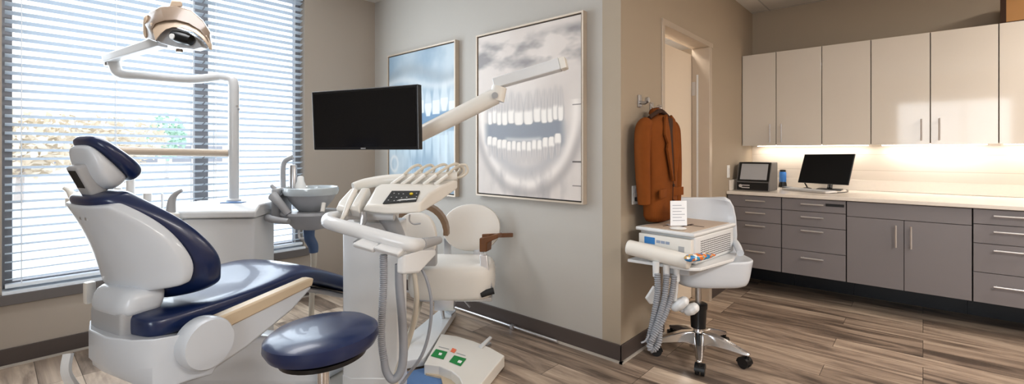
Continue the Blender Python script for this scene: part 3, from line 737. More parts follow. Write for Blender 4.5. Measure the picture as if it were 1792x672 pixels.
# headrest
hc, ht = Vector((-.140, 0, 1.266)), math.radians(44)
hrows, srows = [], []
Rh = RY(-ht)
def hp(rows, p):
    rings = []
    for (l, hw, n0, n1) in rows:
        l, hw, n0, n1 = l*.77, hw*.88, n0*1.05, n1*.95; ring = []
        for k in range(28):
            q = 2*PI*k/28; c_, s_ = math.cos(q), math.sin(q)
            b = hw*math.copysign(abs(c_)**(2/p), c_); n = (n0+n1)/2 + (n1-n0)/2*math.copysign(abs(s_)**(2/p), s_)
            d = Vector((n, 0, l)); ring.append(hc + Vector((d.x*math.cos(ht)-d.z*math.sin(ht), b, d.x*math.sin(ht)+d.z*math.cos(ht))))
        rings.append(ring)
    return MB().rings(rings)
hp([(-.138, .05, .0, .025), (-.132, .09, -.01, .045), (-.10, .125, -.015, .06), (-.03, .135, -.012, .058), (.05, .13, -.01, .05), (.10, .115, -.008, .045), (.132, .085, .0, .035), (.138, .05, .01, .025)], 2.8).build('headrest_cushion', M['navy'], T.o, sub=2)
hp([(-.118, .04, -.05, -.01), (-.11, .08, -.07, .0), (-.07, .112, -.085, .0), (0, .12, -.075, .0), (.06, .114, -.05, .0), (.105, .09, -.03, .0), (.118, .05, -.02, -.005)], 3).build('headrest_shell', M['shoe'], T.o, sub=2)
mech = hc + Vector((-.045, 0, -.065))
MB().box(mech, (.06, .085, .12), RY(-.42), bevel=.012, seg=3).build('headrest_joint', M['plastic_g'], T.o)
MB().box(mech+Vector((-.030, -.0, -.0)), (.008, .055, .07), RY(-.42)).build('joint_grille', M['rubber'], T.o, smooth=False)
for s in (-1, 1):
    MB().tube([mech+Vector((.02, s*.02, -.04)), mech+Vector((.0, s*.02, -.09)), (-.192, s*.02, 1.12), (-.19, s*.02, 1.05)], .011, 10).build('headrest_rod', M['steel'], T.o)
# seat frame, pivot caps, rails
fr = MB()
def yz(b, prof): return [(a, b, z) for a, z in prof]
rear = [(-.215, .62), (-.195, .635), (.06, .60), (.10, .50), (.06, .44), (-.13, .455), (-.19, .53)]
fr.rings([yz(b, [(a*(1-.0)+0, z) for a, z in rear]) for b in ()]) if False else None
fr.rings([yz(b, [(max(a, am), z+dz*(1 if a < -.1 else 0)) for a, z in rear]) for b, am, dz in ((-.345, .0, 0), (-.335, -.06, 0), (-.30, -.12, 0), (-.24, -.16, 0), (-.12, -.185, 0), (.02, -.175, .0), (.10, -.14, .01), (.16, -.09, .015), (.20, -.03, .015), (.215, .03, .0))])
fr.build('seat_frame', M['shoe'], T.o, smooth=True, bevel=.014, bseg=3)
for s in (-1, 1):
    fo = .09 if s > 0 else 0; fa = .10 if s > 0 else 0
    MB().lathe([(.05, .30), (.088, .305), (.094, .32), (.094, .372), (.088, .385), (.05, .388)], 36, (0.0, 0, .575), axis='y') if False else None
    c = MB(); prof = [(.06, .31), (.094, .315), (.097, .33), (.097, .375), (.09, .388), (.05, .39)]
    c.rings([[(.028+fa+r*math.cos(k*2*PI/36), s*(y-fo), .578+r*math.sin(k*2*PI/36)) for k in range(36)] for r, y in prof])
    c.build('pivot_cap', M['shoe'], T.o)
    MB().prism([(.06, s*(.30-fo), .655), (.10, s*(.30-fo), .60), (.52, s*(.30-fo), .665), (.53, s*(.30-fo), .70), (.5, s*(.30-fo), .705)], (0, s*.055, 0)).build('side_rail', M['tan_pl'], T.o, bevel=.008)
    MB().prism([(.0, s*(.285-fo), .64), (.5, s*(.285-fo), .672), (.53, s*(.285-fo), .655), (.42, s*(.285-fo), .58), (.2, s*(.285-fo), .49), (.05, s*(.285-fo), .45)], (0, s*.06, 0)).build('side_casing', M['shoe'], T.o, bevel=.012)
# lift arm and base
la = MB(); la.prism([(-.12, -.17, .46), (.25, -.17, .50), (.95, -.17, .20), (.98, -.17, .06), (.70, -.17, .06), (.1, -.17, .33)], (0, .34, 0)); la.build('lift_arm', M['shoe'], T.o, bevel=.03, bseg=3)
MB().lathe([(.30, .0), (.31, .012), (.31, .035), (.295, .05), (.0001, .055)], 40, (.72, -.02, 0), sx=1.35).build('base_plate', M['plastic_c'], T.o)
MB().tube([(-.16, .22, .50), (-.17, .2, .42), (-.10, .2, .30), (0.05, .2, .22)], .018, 8).build('frame_strut', M['plastic'], T.o)
MB().tube([(-.02, .18, .38), (.18, -.02, .42)], .012, 8).build('cross_rod', M['tan_pl'], T.o)
# small holder clipped to the far side of the frame
MB().box((-.085, .24, .72), (.035, .035, .09), bevel=.01).build('clip_holder', M['plastic_c'], T.o)

# ------------------------------------------------------------------ round operator stool, near
p = wd(1.68, (566-896)/F*1.68, 0)
T = Thing('round_stool', 'round backless stool with a thick navy cushion in front of the chair', 'stool', tuple(p))
MB().lathe([(.02, .582), (.15, .584), (.184, .596), (.197, .62), (.194, .646), (.17, .663), (.09, .669), (.0001, .669)], 48).build('seat_cushion', M['navy'], T.o); sc0 = bpy.data.objects[T.o.children[-1].name]
TILT = (Matrix.Translation((0, 0, .57)) @ Matrix.Rotation(ANG-PI/2, 4, 'Z') @ Matrix.Rotation(math.radians(-3), 4, 'Y') @ Matrix.Translation((0, 0, -.57)))
sc0.matrix_local = TILT
MB().lathe([(.15, .562), (.152, .577), (.0001, .579)], 40).build('seat_pan', M['black'], T.o).matrix_local = TILT
MB().lathe([(.0165, .30), (.0165, .565)], 18).build('gas_lift', M['chrome'], T.o)
MB().lathe([(.03, .07), (.03, .32), (.022, .33)], 18).build('column', M['black'], T.o)
MB().lathe([(.021, .45), (.021, .545), (.05, .56)], 18).build('lift_collar', M['chrome'], T.o)
MB().tube([(0, .03, .555), (-.05, .1, .55), (-.11, .15, .535)], .008, 8).build('height_lever', M['black'], T.o)
for k in range(5):
    a = k*2*PI/5+.3; q = Vector((math.cos(a), math.sin(a), 0))
    MB().tube([q*.02+Vector((0, 0, .1)), q*.14+Vector((0, 0, .1)), q*.27+Vector((0, 0, .075))], [.026, .022, .016], 10).build('base_leg', M['chrome'], T.o)
    MB().lathe([(.012, -.012), (.026, -.011), (.026, .011), (.012, .012)], 16, q*.27+Vector((0, 0, .027)), axis='x').lathe([(.008, .03), (.008, .08)], 8, q*.27).build('caster', M['rubber'], T.o)

# ------------------------------------------------------------------ utility box, dental light, spittoon
bx = P(386, 420, 2.83); bx.z = 0
T = Thing('utility_cabinet', 'white boxy cabinet with a thick overhanging lid behind the dental chair', 'cabinet', tuple(bx), ANG-PI/2+.10)
MB().bb(-.254, -.02, 0, .205, .28, .895, bevel=.015, seg=3).build('housing', M['plastic'], T.o)
MB().prism([(-.283, -.04, .90), (-.283, .30, .90), (-.283, .30, .976), (-.283, .02, .976), (-.283, -.04, .938)], (.505, 0, 0)).build('lid', M['plastic'], T.o, bevel=.01, bseg=3)
MB().bb(-.05, .09, .976, .08, .16, .982, bevel=.002).build('lid_window', M['blue'], T.o)
# dental light
pole = P(409, 300, 3.02); pole.z = 0
T = Thing('dental_light', 'tall dental operating light with beige lamp head on a white post', 'dental light', tuple(pole), ANG-PI/2)
k = 2.80/F
def tl_(u, v, d=2.80): return T.P(u, v, d*1.08)
MB().lathe([(.045, .978), (.045, .99), (.031, 1.0), (.031, 1.69)], 20).build('post', M['arm'], T.o)
mb = MB().tube([(0, 0, 1.68), (0, 0, 1.732), (-.012, 0, 1.77), (-.05, 0, 1.784), (-.11, .0, 1.788), tl_(330, 139, 2.76), tl_(250, 133, 2.70), tl_(217, 131, 2.68), tl_(203, 122, 2.67), tl_(199, 100, 2.67)], [.031, .031, .03, .028, .027, .028, .03, .031, .032, .033], 14, sub=6)
mb.build('cross_arm', M['arm'], T.o)
mb = MB().tube([(.026, -.001, 1.58), (.036, -.001, 1.58)], .008, 10, smooth=False); mb.tube([T.P(415, 186, 2.985), T.P(415, 186, 2.965)], .008, 10, smooth=False); mb.build('post_screw', M['steel'], T.o)
# rising arm to the head
A, B = tl_(186, 104, 2.66), tl_(285, 73, 2.48)
dr = (B-A).normalized(); up = Vector((0, 0, 1)); sd = dr.cross(up).normalized(); up2 = sd.cross(dr)
mb = MB(); 
def barq(p, hw, hh): return [p+sd*hw+up2*hh, p-sd*hw+up2*hh, p-sd*hw-up2*hh, p+sd*hw-up2*hh]
mb.rings([barq(A, .026, .024), barq(B, .03, .03)]); mb.build('lift_arm', M['arm'], T.o, smooth=False, bevel=.008, bseg=3)
MB().lathe([(.022, -.012), (.022, .012)], 14, tl_(190, 112, 2.66)).build('arm_pin', M['steel'], T.o)
# lamp head: a wide curved hood; local axes facing the camera-right and down
hcx = tl_(312, 50, 2.42)
def hd(x, y, z): return hcx + Vector((x, y, z))
# hood ring sections swept from left to right: arch shape
hk = .003
def px2(u, v, dd=0): return tl_(u, v, 2.42+dd)
outer = [(252, 66), (249, 40), (262, 22), (282, 12), (306, 10), (334, 18), (355, 36), (368, 56), (372, 82)]
inner = [(276, 74), (266, 52), (272, 42), (288, 37), (308, 36), (330, 42), (350, 54), (362, 70), (369, 86)]
rings = []
for (uo, vo), (ui, vi) in zip(outer, inner):
    o_f, o_b = px2(uo, vo, -.05), px2(uo, vo-1, .09); i_f, i_b = px2(ui, vi, -.10), px2(ui, vi, .09)
    rings.append([o_f, o_b, i_b, i_f])
MB().rings(rings).build('hood', M['beige_d'], T.o, bevel=.008, bseg=3)
rim_o = [(262, 40), (276, 38), (292, 36.5), (310, 36), (330, 41), (348, 50), (362, 62), (371, 78), (371, 88)]
rim_i = [(272, 72), (281, 60), (290, 52), (302, 48), (318, 49), (338, 56), (352, 66), (362, 78), (367, 88)]
rings = []
for (uo, vo), (ui, vi) in zip(rim_o, rim_i):
    rings.append([px2(uo, vo, -.085), px2(uo, vo, -.02), px2(ui, vi, .0), px2(ui, vi, -.11)])
MB().rings(rings).build('hood_rim', M['beige'], T.o, bevel=.006, bseg=3)
MB().rings([[px2(a, b, -.06), px2(a, b, .06), px2(c, d, .06), px2(c, d, -.06)] for a, b, c, d in ((258, 24, 260, 66), (252, 30, 254, 68), (250, 40, 250, 58))]).build('hood_side', M['beige'], T.o, bevel=.008)
MB().rings([[px2(u0, v0, -.04), px2(u0, v0, .03), px2(u1, v1, .03), px2(u1, v1, -.04)] for u0, v0, u1, v1 in ((300, 1, 296, 13), (316, 1, 316, 12), (319, 4, 319, 13))]).build('top_grip', M['beige'], T.o, bevel=.006)
# clear lens and bulb shade
lens = [px2(283, 73), px2(286, 60), px2(298, 52), px2(316, 51), px2(340, 60), px2(356, 72), px2(365, 86), px2(352, 90), px2(318, 86), px2(296, 80)]
MB().rings([[q+Vector((0, -.06, 0)) for q in lens], [q+Vector((0, .0, .0)) for q in lens]]).build('lens_tray', M['lens'], T.o, bevel=.006)
bc = px2(318, 66, -.085)
mb = MB(); rings = []
for t_, r in ((-.055, .012), (-.05, .026), (-.02, .033), (.03, .033), (.055, .028), (.06, .012)):
    ax = Vector((.95, 0, -.28)).normalized()
    e1 = Vector((0, 1, 0)); e2 = ax.cross(e1)
    rings.append([bc+ax*t_+(e1*math.cos(k*PI/10)+e2*math.sin(k*PI/10))*r for k in range(20)])
mb.rings(rings).build('bulb_shade', M['black'], T.o)
MB().lathe([(.014, -.004), (.014, .004)], 14, bc+Vector((-.028, -.033, .0)), axis='y').build('bulb_cap', M['white'], T.o)
MB().lathe([(.006, -.012), (.017, -.01), (.017, .006)], 14, px2(314, 88, -.06)).build('lens_knob', M['beige_d'], T.o)
MB().tube([tl_(400, 268, 2.80), tl_(300, 266, 2.66), tl_(206, 264, 2.53)], [.025, .024, .026], 14).build('assistant_arm', M['frame_w'], T.o)
# assistant instrument holder at the end of the arm, behind the backrest
T = Thing('assistant_instruments', 'white holder of suction handpieces behind the chair backrest', 'instrument holder', tuple(wd(2.72, (235-896)/F*2.72, 0)), ANG-PI/2)
MB().prism([T.P(112, 346, 2.70), T.P(200, 352, 2.70), T.P(305, 374, 2.70), T.P(305, 396, 2.70), T.P(112, 362, 2.70)], (0, .05, 0)).build('holder_bar', M['plastic_c'], T.o, bevel=.008)
for u, v0, v1, r in ((228, 310, 352, .022), (206, 328, 352, .02), (258, 338, 352, .022)):
    MB().tube([T.P(u, v1, 2.73), T.P(u, v0, 2.73)], [r, r*.95], 12, smooth=False).build('handpiece_sleeve', M['plastic'], T.o)
MB().tube([T.P(298, 392, 2.73), T.P(300, 355, 2.73), T.P(306, 341, 2.73), T.P(318, 333, 2.73)], [.03, .022, .016, .009], 12).build('suction_tip', M['plastic_g'], T.o)
MB().tube([T.P(284, 365, 2.73), T.P(284, 339, 2.73)], .006, 8, smooth=False).build('syringe_tip', M['steel'], T.o)
MB().tube([T.P(130, 352, 2.73), T.P(122, 335, 2.73), T.P(113, 329, 2.73)], [.022, .018, .013], 12).build('suction_tip', M['plastic_c'], T.o)
MB().tube([T.P(228, 352, 2.75), T.P(226, 312, 2.73), T.P(212, 268, 2.72)], [.02, .02, .02], 10).build('drop_tube', M['arm'], T.o)

# spittoon
T = Thing('spittoon', 'glass-rimmed rinse bowl on a grey swing bracket beside the window', 'rinse basin', tuple(wd(3.08, (545-896)/F*3.08, 0)), ANG-PI/2)
s = 2.70/F
SP = Matrix.Translation((0, 0, H)) @ Matrix.Scale(1.14, 4) @ Matrix.Translation((0, 0, -H))   # modelled small, built at full size
z = lambda v: H-(v-V0)*s
x = lambda u: (u-545)*s
MB(SP).lathe([(.02, z(371)), (.07, z(368)), (.115, z(352)), (.145, z(336)), (.15, z(333)), (.146, z(331)), (.137, z(335)), (.10, z(352)), (.03, z(360)), (.0001, z(360))], 40).build('bowl', M['bowl_g'], T.o)
MB(SP).lathe([(.146, z(340)), (.153, z(334)), (.150, z(328)), (.142, z(327)), (.136, z(334)), (.139, z(340))], 40, cap=False).build('bowl_rim', M['bowl'], T.o)
MB(SP).lathe([(.03, z(402)), (.085, z(398)), (.12, z(385)), (.15, z(373)), (.148, z(369)), (.0001, z(368))], 32, sx=1.15).build('bracket', M['plastic_g'], T.o)
MB(SP).box((x(493), .0, z(358)), (.05, .16, .2), bevel=.018, seg=3).build('side_body', M['plastic_g'], T.o)
MB(SP).tube([(x(484), -.1, z(377)), (x(500), -.13, z(379)), (x(527), -.15, z(381))], [.02, .02, .016], 12).build('handle_bar', M['plastic_g'], T.o)
MB(SP).tube([(x(493), -.1, z(340)), (x(508), -.12, z(352)), (x(522), -.12, z(370))], [.028, .022, .02], 12).build('side_arm', M['plastic_g'], T.o)
MB(SP).tube([(x(493), .02, z(340)), (x(492), .02, z(300)), (x(494), .02, z(285)), (x(500), .02, z(279)), (x(509), .02, z(275))], [.0155, .015, .015, .015, .014], 12).build('rinse_spout', M['bowl_g'], T.o)
MB(SP).tube([(x(497), -.05, z(341)), (x(491), -.06, z(331)), (x(484), -.06, z(323))], [.02, .014, .009], 10).build('cup_filler', M['bowl_g'], T.o)
MB(SP).lathe([(.022, z(335)), (.022, z(291)), (.018, z(289))], 16, (x(506), .05, 0)).build('filter_tube', M['steel'], T.o)
MB(SP).lathe([(.03, z(336)), (.03, z(325)), (.02, z(318)), (.018, z(311)), (.012, z(309))], 16, (x(519), .05, 0)).build('cup_holder', M['white'], T.o)
MB(SP).tube([(x(579), -.1, z(352)), (x(579), -.12, z(366))], .012, 8, smooth=False).build('bowl_clip', M['plastic_c'], T.o)
MB(SP).tube([(x(541), 0, z(396)), (x(541), 0, z(415)), (x(548), 0, z(430)), (x(549), 0, z(442))], [.035, .031, .029, .024], 14).build('drain_sleeve', mat('blue_sleeve', rgb(70, 92, 128), .4, var=.05), T.o)
MB(SP).tube([(x(549), 0, z(440)), (x(549), 0, z(462)), (x(545), .01, z(480)), (x(543), .02, .42), (x(540), .02, .168)], [.018, .016, .015, .015, .015], 12).build('drain_hose', M['hose_l'], T.o)
MB(SP).tube([(x(530), -.05, z(400)), (x(531), -.05, z(413)), (x(538), -.05, z(414))], .007, 8).build('valve', M['white'], T.o)
MB(SP).tube([(x(493), .05, z(370)), (x(460), .12, z(380))], .03, 12, smooth=False).build('mount_arm', M['plastic_g'], T.o)

# ------------------------------------------------------------------ delivery unit
dc = wd(2.46, (652-896)/F*2.46, 0)
T = Thing('delivery_unit', 'white dental delivery column with instrument head and looping grey hoses', 'dental unit', tuple(dc), ANG-PI/2)
s = 2.46/F
def q(u, v, d=2.46): return T.P(u, v, d)
MB().prism([(-.148, -.03, .03), (-.09, -.07, .03), (.155, -.07, .03), (.155, .12, .03), (-.148, .12, .03)], (0, 0, .905)).build('column', M['plastic'], T.o, bevel=.01)
MB().prism([(-.150, -.032, .0), (-.091, -.073, .0), (.157, -.073, .0), (.157, .122, .0), (-.150, .122, .0)], (0, 0, .135)).build('column_foot', M['plastic'], T.o, bevel=.006)
# instrument head: swept along the width, sloping up to the back
def prof(u0, v0, d0, pts): pass
dh = 2.26
fl, frr = (640, 745)
def hs(u, side):        # cross-section in depth at photo column u
    return None
secs = []
for (u0, v0, u1, v1, ub, vb, vc, d0, db) in ((633, 369, 641, 358, 657, 327, 342, 2.26, 2.44), (652, 373, 656, 359, 668, 321, 340, 2.25, 2.46), (677, 376, 678, 360, 690, 320, 340, 2.25, 2.47), (712, 375, 712, 358, 724, 320, 340, 2.25, 2.48), (734, 373, 735, 355, 750, 319, 340, 2.26, 2.49), (744, 369, 745, 346, 768, 317, 337, 2.30, 2.51), (752, 364, 754, 337, 784, 315, 334, 2.36, 2.53), (772, 352, 774, 325, 802, 314, 330, 2.44, 2.56)):
    secs.append([q(u0, v0, d0), q(u1, v1, d0), q(ub, vb, db), q(ub, vc, db+.02)])
head = MB().rings(secs).build('instrument_head', M['plastic_c'], T.o, bevel=.012, bseg=4)
for p4 in (((588, 366), (593, 356), (617, 329), (624, 330), (610, 358), (605, 370)), ((612, 367), (618, 355), (634, 329), (647, 329), (633, 358), (629, 370))):
    dp_ = lambda v: 2.25 + (368-v)/40*.20
    fr_ = [q(u, v, dp_(v)) for u, v in p4]; mid_ = sum(fr_, Vector())/6
    bk_ = [p_+Vector((0, .03, -.035)) for p_ in fr_]; in_ = [mid_+(p_-mid_)*.75+Vector((0, -.010, .012)) for p_ in fr_]
    MB().rings([bk_, fr_, in_]).build('handpiece_holder', M['plastic_c'], T.o, bevel=.006, bseg=3)
# back rail behind holders
MB().tube([q(618, 327, dh+.2), q(640, 321, dh+.24), q(680, 315, dh+.27), q(740, 312, dh+.28), q(800, 308, dh+.3)], [.022, .028, .03, .03, .026], 12).build('back_rail', M['plastic_c'], T.o)
# control pad
def padq(k): return [v + (k) for v in ()]
e1 = (q(735, 338, dh) - q(683, 338, dh))
n1 = Vector((0, -.42, .9)).normalized()
hm = head.data; hp_n = []
def onslope(u, v):                                        # point just above the sloping front of the head
    o_ = T.L(Vector((0, 0, H))); d_ = (q(u, v, 1.0)-o_).normalized(); best = None
    for f_ in hm.polygons:
        c_ = f_.center; nn_ = f_.normal; dn = d_.dot(nn_)
        if abs(dn) < 1e-6: continue
        t_ = (c_-o_).dot(nn_)/dn; p_ = o_+d_*t_
        vs_ = [hm.vertices[i].co for i in f_.vertices]; ok = True
        for a_, b_ in zip(vs_, vs_[1:]+vs_[:1]):
            if (b_-a_).cross(p_-a_).dot(nn_) < -1e-5: ok = False; break
        if ok and (best is None or t_ < best): best = t_
    return o_ + d_*(best if best else 2.3) - d_*.003
pts = [onslope(670, 357), onslope(728, 353), onslope(735, 335), onslope(686, 335)]
MB().prism(pts, n1*.004).build('control_pad', M['black'], T.o, smooth=False)
def blob(u, v, r, m, name, hgt=.004):
    c = onslope(u, v) + n1*.005; ax1 = Vector((1, 0, 0)); ax2 = n1.cross(ax1)
    MB().rings([[c+n1*hh+(ax1*math.cos(k*PI/8)+ax2*math.sin(k*PI/8))*rr for k in range(16)] for hh, rr in ((0, r), (hgt, r*.9))]).build(name, m, T.o)
blob(720, 341, .0095, M['yellow'], 'yellow_button')
for u, v in ((690, 340), (698, 341), (706, 341), (685, 347), (694, 347), (703, 348), (712, 347), (729, 340), (729, 346), (680, 352), (690, 353), (700, 353), (712, 352)): blob(u, v, .0038, M['plastic_g'], 'pad_button', .002)
MB().prism([onslope(694, 352.5)+n1*.004, onslope(728, 350)+n1*.004, onslope(729, 348.3)+n1*.004, onslope(700, 350.5)+n1*.004], n1*.001).build('pad_strip', M['white'], T.o, smooth=False)
# whip hoses arching over the back
for i, (u0, u1, up_, r) in enumerate(((686, 733, 289, .008), (704, 754, 289, .008), (722, 778, 288, .008), (742, 800, 287, .008), (762, 806, 291, .008))):
    d0 = dh+.22; d1 = dh+.34
    MB().tube([q(u0, 322, d0), q(u0+20, 306, d0+.03), q(u0+(u1-u0)*.75, up_+4, d0+.08), q(u1, up_, d1), q(u1+6, up_+8, d1+.02), q(u1-4, up_+20, d1+.02), q(u1-26, 318, d0+.07)], r, 8).build('whip_hose', M['hose_l'], T.o)
    MB().tube([q(u0-1, 323, d0-.01), q(u0+22, 306.5, d0+.0)], [.011, .009], 10, smooth=False).build('handpiece', M['plastic_c'], T.o)
MB().tube([q(790, 312, dh+.3), q(808, 309, dh+.3), q(818, 300, dh+.3), q(815, 289, dh+.3), q(803, 289, dh+.3)], .007, 8).build('whip_hose', M['hose_l'], T.o)
# U-shaped handle in front
MB().tube([q(690, 379, dh+.10), q(640, 377, dh+.10), q(600, 377, dh+.04), q(578, 380, dh-.06), q(574, 388, dh-.12), q(590, 394, dh-.15), q(640, 408, dh-.17), q(700, 424, dh-.18), q(722, 428, dh-.16), q(738, 427, dh-.05)], [.022, .022, .023, .026, .03, .031, .032, .033, .033, .028], 16, sub=6).build('grab_handle', M['plastic'], T.o)
MB().tube([q(738, 427, dh-.08), q(752, 424, dh+.0), q(768, 420, dh+.12)], [.028, .024, .02], 12).build('handle_joint', M['plastic_g'], T.o)
# instruments between head and handle
MB().tube([q(622, 332, dh+.02), q(612, 352, dh-.02), q(604, 372, dh-.05), q(597, 386, dh-.07)], [.012, .013, .011, .008], 10).build('handpiece', M['plastic_c'], T.o)
MB().tube([q(635, 372, dh), q(636, 384, dh-.02), q(632, 400, dh-.08)], [.014, .018, .009], 12).build('handpiece', M['steel'], T.o)
MB().tube([q(717, 375, dh+.02), q(717, 386, dh+.02), q(724, 392, dh+.02), q(736, 391, dh+.02)], .004, 8).build('wire_hook', M['steel'], T.o)
# holder shelf under the handle
for (u0, v0, u1, v1) in ((615, 430, 652, 441), (652, 437, 697, 449)):
    a, b = q(u0, v0, 2.02), q(u1, v1, 2.02)
    MB().prism([a+Vector((0, 0, .01)), b+Vector((0, 0, .01)), b+Vector((.02, .05, .035)), a+Vector((.035, .06, .03))], (0, .02, -.022)).build('tray_holder', M['plastic'], T.o, bevel=.008)
MB().prism([q(618, 428, 2.1), q(720, 441, 2.1), q(725, 430, 2.2), q(640, 412, 2.2)], (0, 0, .012)).build('holder_shelf', M['plastic_g'], T.o, smooth=False)
# arm block on the right
MB().rings([[q(692, 452, 2.08), q(706, 445, 2.08), q(706, 480, 2.08), q(692, 480, 2.08)], [q(722, 440, 2.14), q(735, 436, 2.14), q(735, 478, 2.14), q(722, 478, 2.14)], [q(752, 436, 2.3), q(764, 436, 2.3), q(764, 447, 2.3), q(752, 447, 2.3)]]).build('arm_block', M['plastic'], T.o, bevel=.012, bseg=3)
MB().tube([q(700, 425, 2.3), q(690, 400, 2.38), q(672, 372, 2.42)], [.035, .04, .045], 12).build('head_support', M['plastic_g'], T.o)
MB().bb(-.09, -.05, .925, .12, .1, 1.02, bevel=.02).build('head_mount', M['plastic_c'], T.o)
# hoses
MB().corr([q(671, 446, 2.06), q(671, 500, 2.06), q(668, 560, 2.06), q(668, 600, 2.06), q(672, 630, 2.06)], .0165, .09, .009).build('corrugated_hose', M['hose'], T.o)
MB().tube([q(672, 629, 2.06), q(676, 650, 2.06), q(687, 664, 2.06), q(700, 652, 2.07), q(706, 620, 2.08), q(704, 560, 2.1), q(699, 500, 2.1), q(698, 462, 2.1)], [.0165, .017, .018, .019, .0195, .0195, .019, .018], 12, sub=7).build('vacuum_hose', M['hose'], T.o)
MB().tube([q(735, 465, 2.2), q(747, 490, 2.2), q(755, 530, 2.2), q(751, 580, 2.2), q(738, 622, 2.2), q(715, 655, 2.2), q(700, 676, 2.2)], .0078, 8, sub=7).build('thin_hose', M['hose'], T.o)
MB().tube([q(722, 468, 2.2), q(727, 495, 2.22), q(729, 530, 2.25), q(721, 575, 2.28), q(708, 615, 2.3), q(694, 655, 2.3), q(690, 680, 2.3)], [.011, .012, .013, .013, .015, .016, .016], 10, sub=6).build('supply_tube', M['hose_l'], T.o)

# ------------------------------------------------------------------ foot control and floor rail
T = Thing('foot_control', 'white curved floor pedal with two green labels beside the delivery column', 'foot pedal', tuple(PZ(800, 640, 0)), ANG-PI/2)
def fz(u, v, z=.075): return T.L(PZ(u, v, z))
out = [fz(772, 584), fz(800, 588), fz(830, 597), fz(858, 608), fz(883, 622)]
inn = [fz(742, 637), fz(768, 640), fz(790, 649), fz(804, 661), fz(811, 676)]
ext = [fz(812, 700), fz(868, 645)]
top = out + [fz(868, 640), fz(842, 672), fz(826, 694)] + [fz(812, 688)] + list(reversed(inn))
MB().prism([p + Vector((0, 0, -.068)) for p in top], (0, 0, .068)).build('pedal_housing', M['plastic_c'], T.o, smooth=False, bevel=.006, bseg=3)
def flat(pts, z, h, name, m, bev=0): MB().prism([T.L(PZ(u, v, z)) for u, v in pts], (0, 0, h)).build(name, m, T.o, smooth=False, bevel=bev)
l1 = flat([(763, 611), (783, 616), (776, 629), (754, 623)], .0765, .0015, 'green_label', M['green'])
flat([(795, 622), (816, 628), (806, 641), (786, 633)], .0765, .0015, 'green_label', M['green'])
flat([(769, 617), (774, 618), (772, 622), (767, 621)], .0785, .0006, 'label_symbol', M['white'])
flat([(803, 630), (809, 632), (806, 636), (800, 634)], .0785, .0006, 'label_symbol', M['white'])
flat([(792, 609), (799, 612), (795, 618), (788, 615)], .0765, .001, 'orange_label', M['orange'])
flat([(768, 606), (786, 610.5), (785.6, 611.5), (767.5, 607)], .0765, .0006, 'printed_line', M['plastic_g'])
flat([(799, 617), (815, 622), (814.5, 623), (798.5, 618)], .0765, .0006, 'printed_line', M['plastic_g'])
flat([(838, 608), (857, 591), (861, 593), (843, 611)], .076, .012, 'pedal_lever', M['plastic'], .002)
flat([(848, 607), (856, 602), (860, 606), (852, 610)], .03, .02, 'lever_bracket', M['steel'])
flat([(716, 598), (781, 543), (798, 553), (746, 636), (741, 641), (700, 648), (672, 646), (672, 636), (712, 622)], .012, .05, 'rail_arm', M['plastic'], .004)
flat([(778, 545), (786, 541), (796, 548), (790, 553)], .063, .012, 'rail_clip', M['plastic_g'], .003)
flat([(676, 690), (705, 655), (745, 646), (775, 666), (770, 690)], .004, .01, 'blue_mat', M['blue'])
flat([(745, 660), (760, 649), (785, 650), (798, 662), (800, 690), (778, 690), (772, 666)], .004, .02, 'round_foot_disc', M['tan_pl'])
# pipe along the poster wall
T = Thing('floor_pipe', 'thin metal pipe with clip along the foot of the poster wall', 'pipe', (XP-.04, 2.6, 0))
MB().tube([(0, -.75, .02), (0, .95, .02)], .009, 10, smooth=False).build('pipe', M['alum'], T.o)
for y in (-.35, .4): MB().bb(-.014, y-.02, 0, .014, y+.02, .034, bevel=.004).build('pipe_clip', M['steel'], T.o)

# ------------------------------------------------------------------ wide screen and its arm
T = Thing('flat_screen', 'wide black flat screen held out on a beige arm', 'screen', tuple(P(640, 263, 2.18)), 0)
dl, dr_ = 2.30, 2.06
tl, tr, br, bl = T.P(545, 161, dl), T.P(731, 147, dr_), T.P(733, 260.5, dr_), T.P(549, 263.5, dl)
br.z = bl.z = (br.z+bl.z)/2
nn = (tr-tl).cross(bl-tl).normalized()
if nn.dot(T.P(640, 205, 1)-T.P(640, 205, 2)) < 0: nn = -nn
MB().prism([tl, tr, br, bl], -nn*.032).build('housing', M['black'], T.o, smooth=False, bevel=.004)
ce = (tl+tr+br+bl)/4
def ins(p, w_):
    ex = (tr-tl).normalized(); ez = (tl-bl).normalized(); d = p-ce
    return p - ex*math.copysign(w_, d.dot(ex)) - ez*math.copysign(w_, d.dot(ez))
MB().prism([ins(k_, .014)+nn*.0003 for k_ in (tl, tr, br, bl)], nn*.001).build('display', M['screen'], T.o, smooth=False)
mid = (bl+br)/2+nn*.001; ex = (tr-tl).normalized()
MB().prism([mid-ex*.014+Vector((0, 0, .004)), mid+ex*.014+Vector((0, 0, .004)), mid+ex*.014+Vector((0, 0, .009)), mid-ex*.014+Vector((0, 0, .009))], nn*.0006).build('badge', M['plastic_g'], T.o, smooth=False)
scr_c, scr_n = T.M @ ce, nn.copy()
T = Thing('screen_arm', 'beige jointed support arm with square white end behind the wide screen', 'arm', tuple(P(870, 165, 2.3)), 0)
a, b = T.P(716, 244.5, 2.32), T.P(868, 168, 2.32)
MB().tube([T.L(scr_c)-scr_n*.034, T.L(scr_c)-scr_n*.08+Vector((0, 0, -.01)), a, b], [.035, .035, .04, .042], 16, smooth=False).build('lower_arm', M['plastic_c'], T.o)
MB().tube([T.P(868, 176, 2.32), T.P(874, 152, 2.32)], [.042, .038], 16, smooth=False).build('joint', M['plastic_c'], T.o)
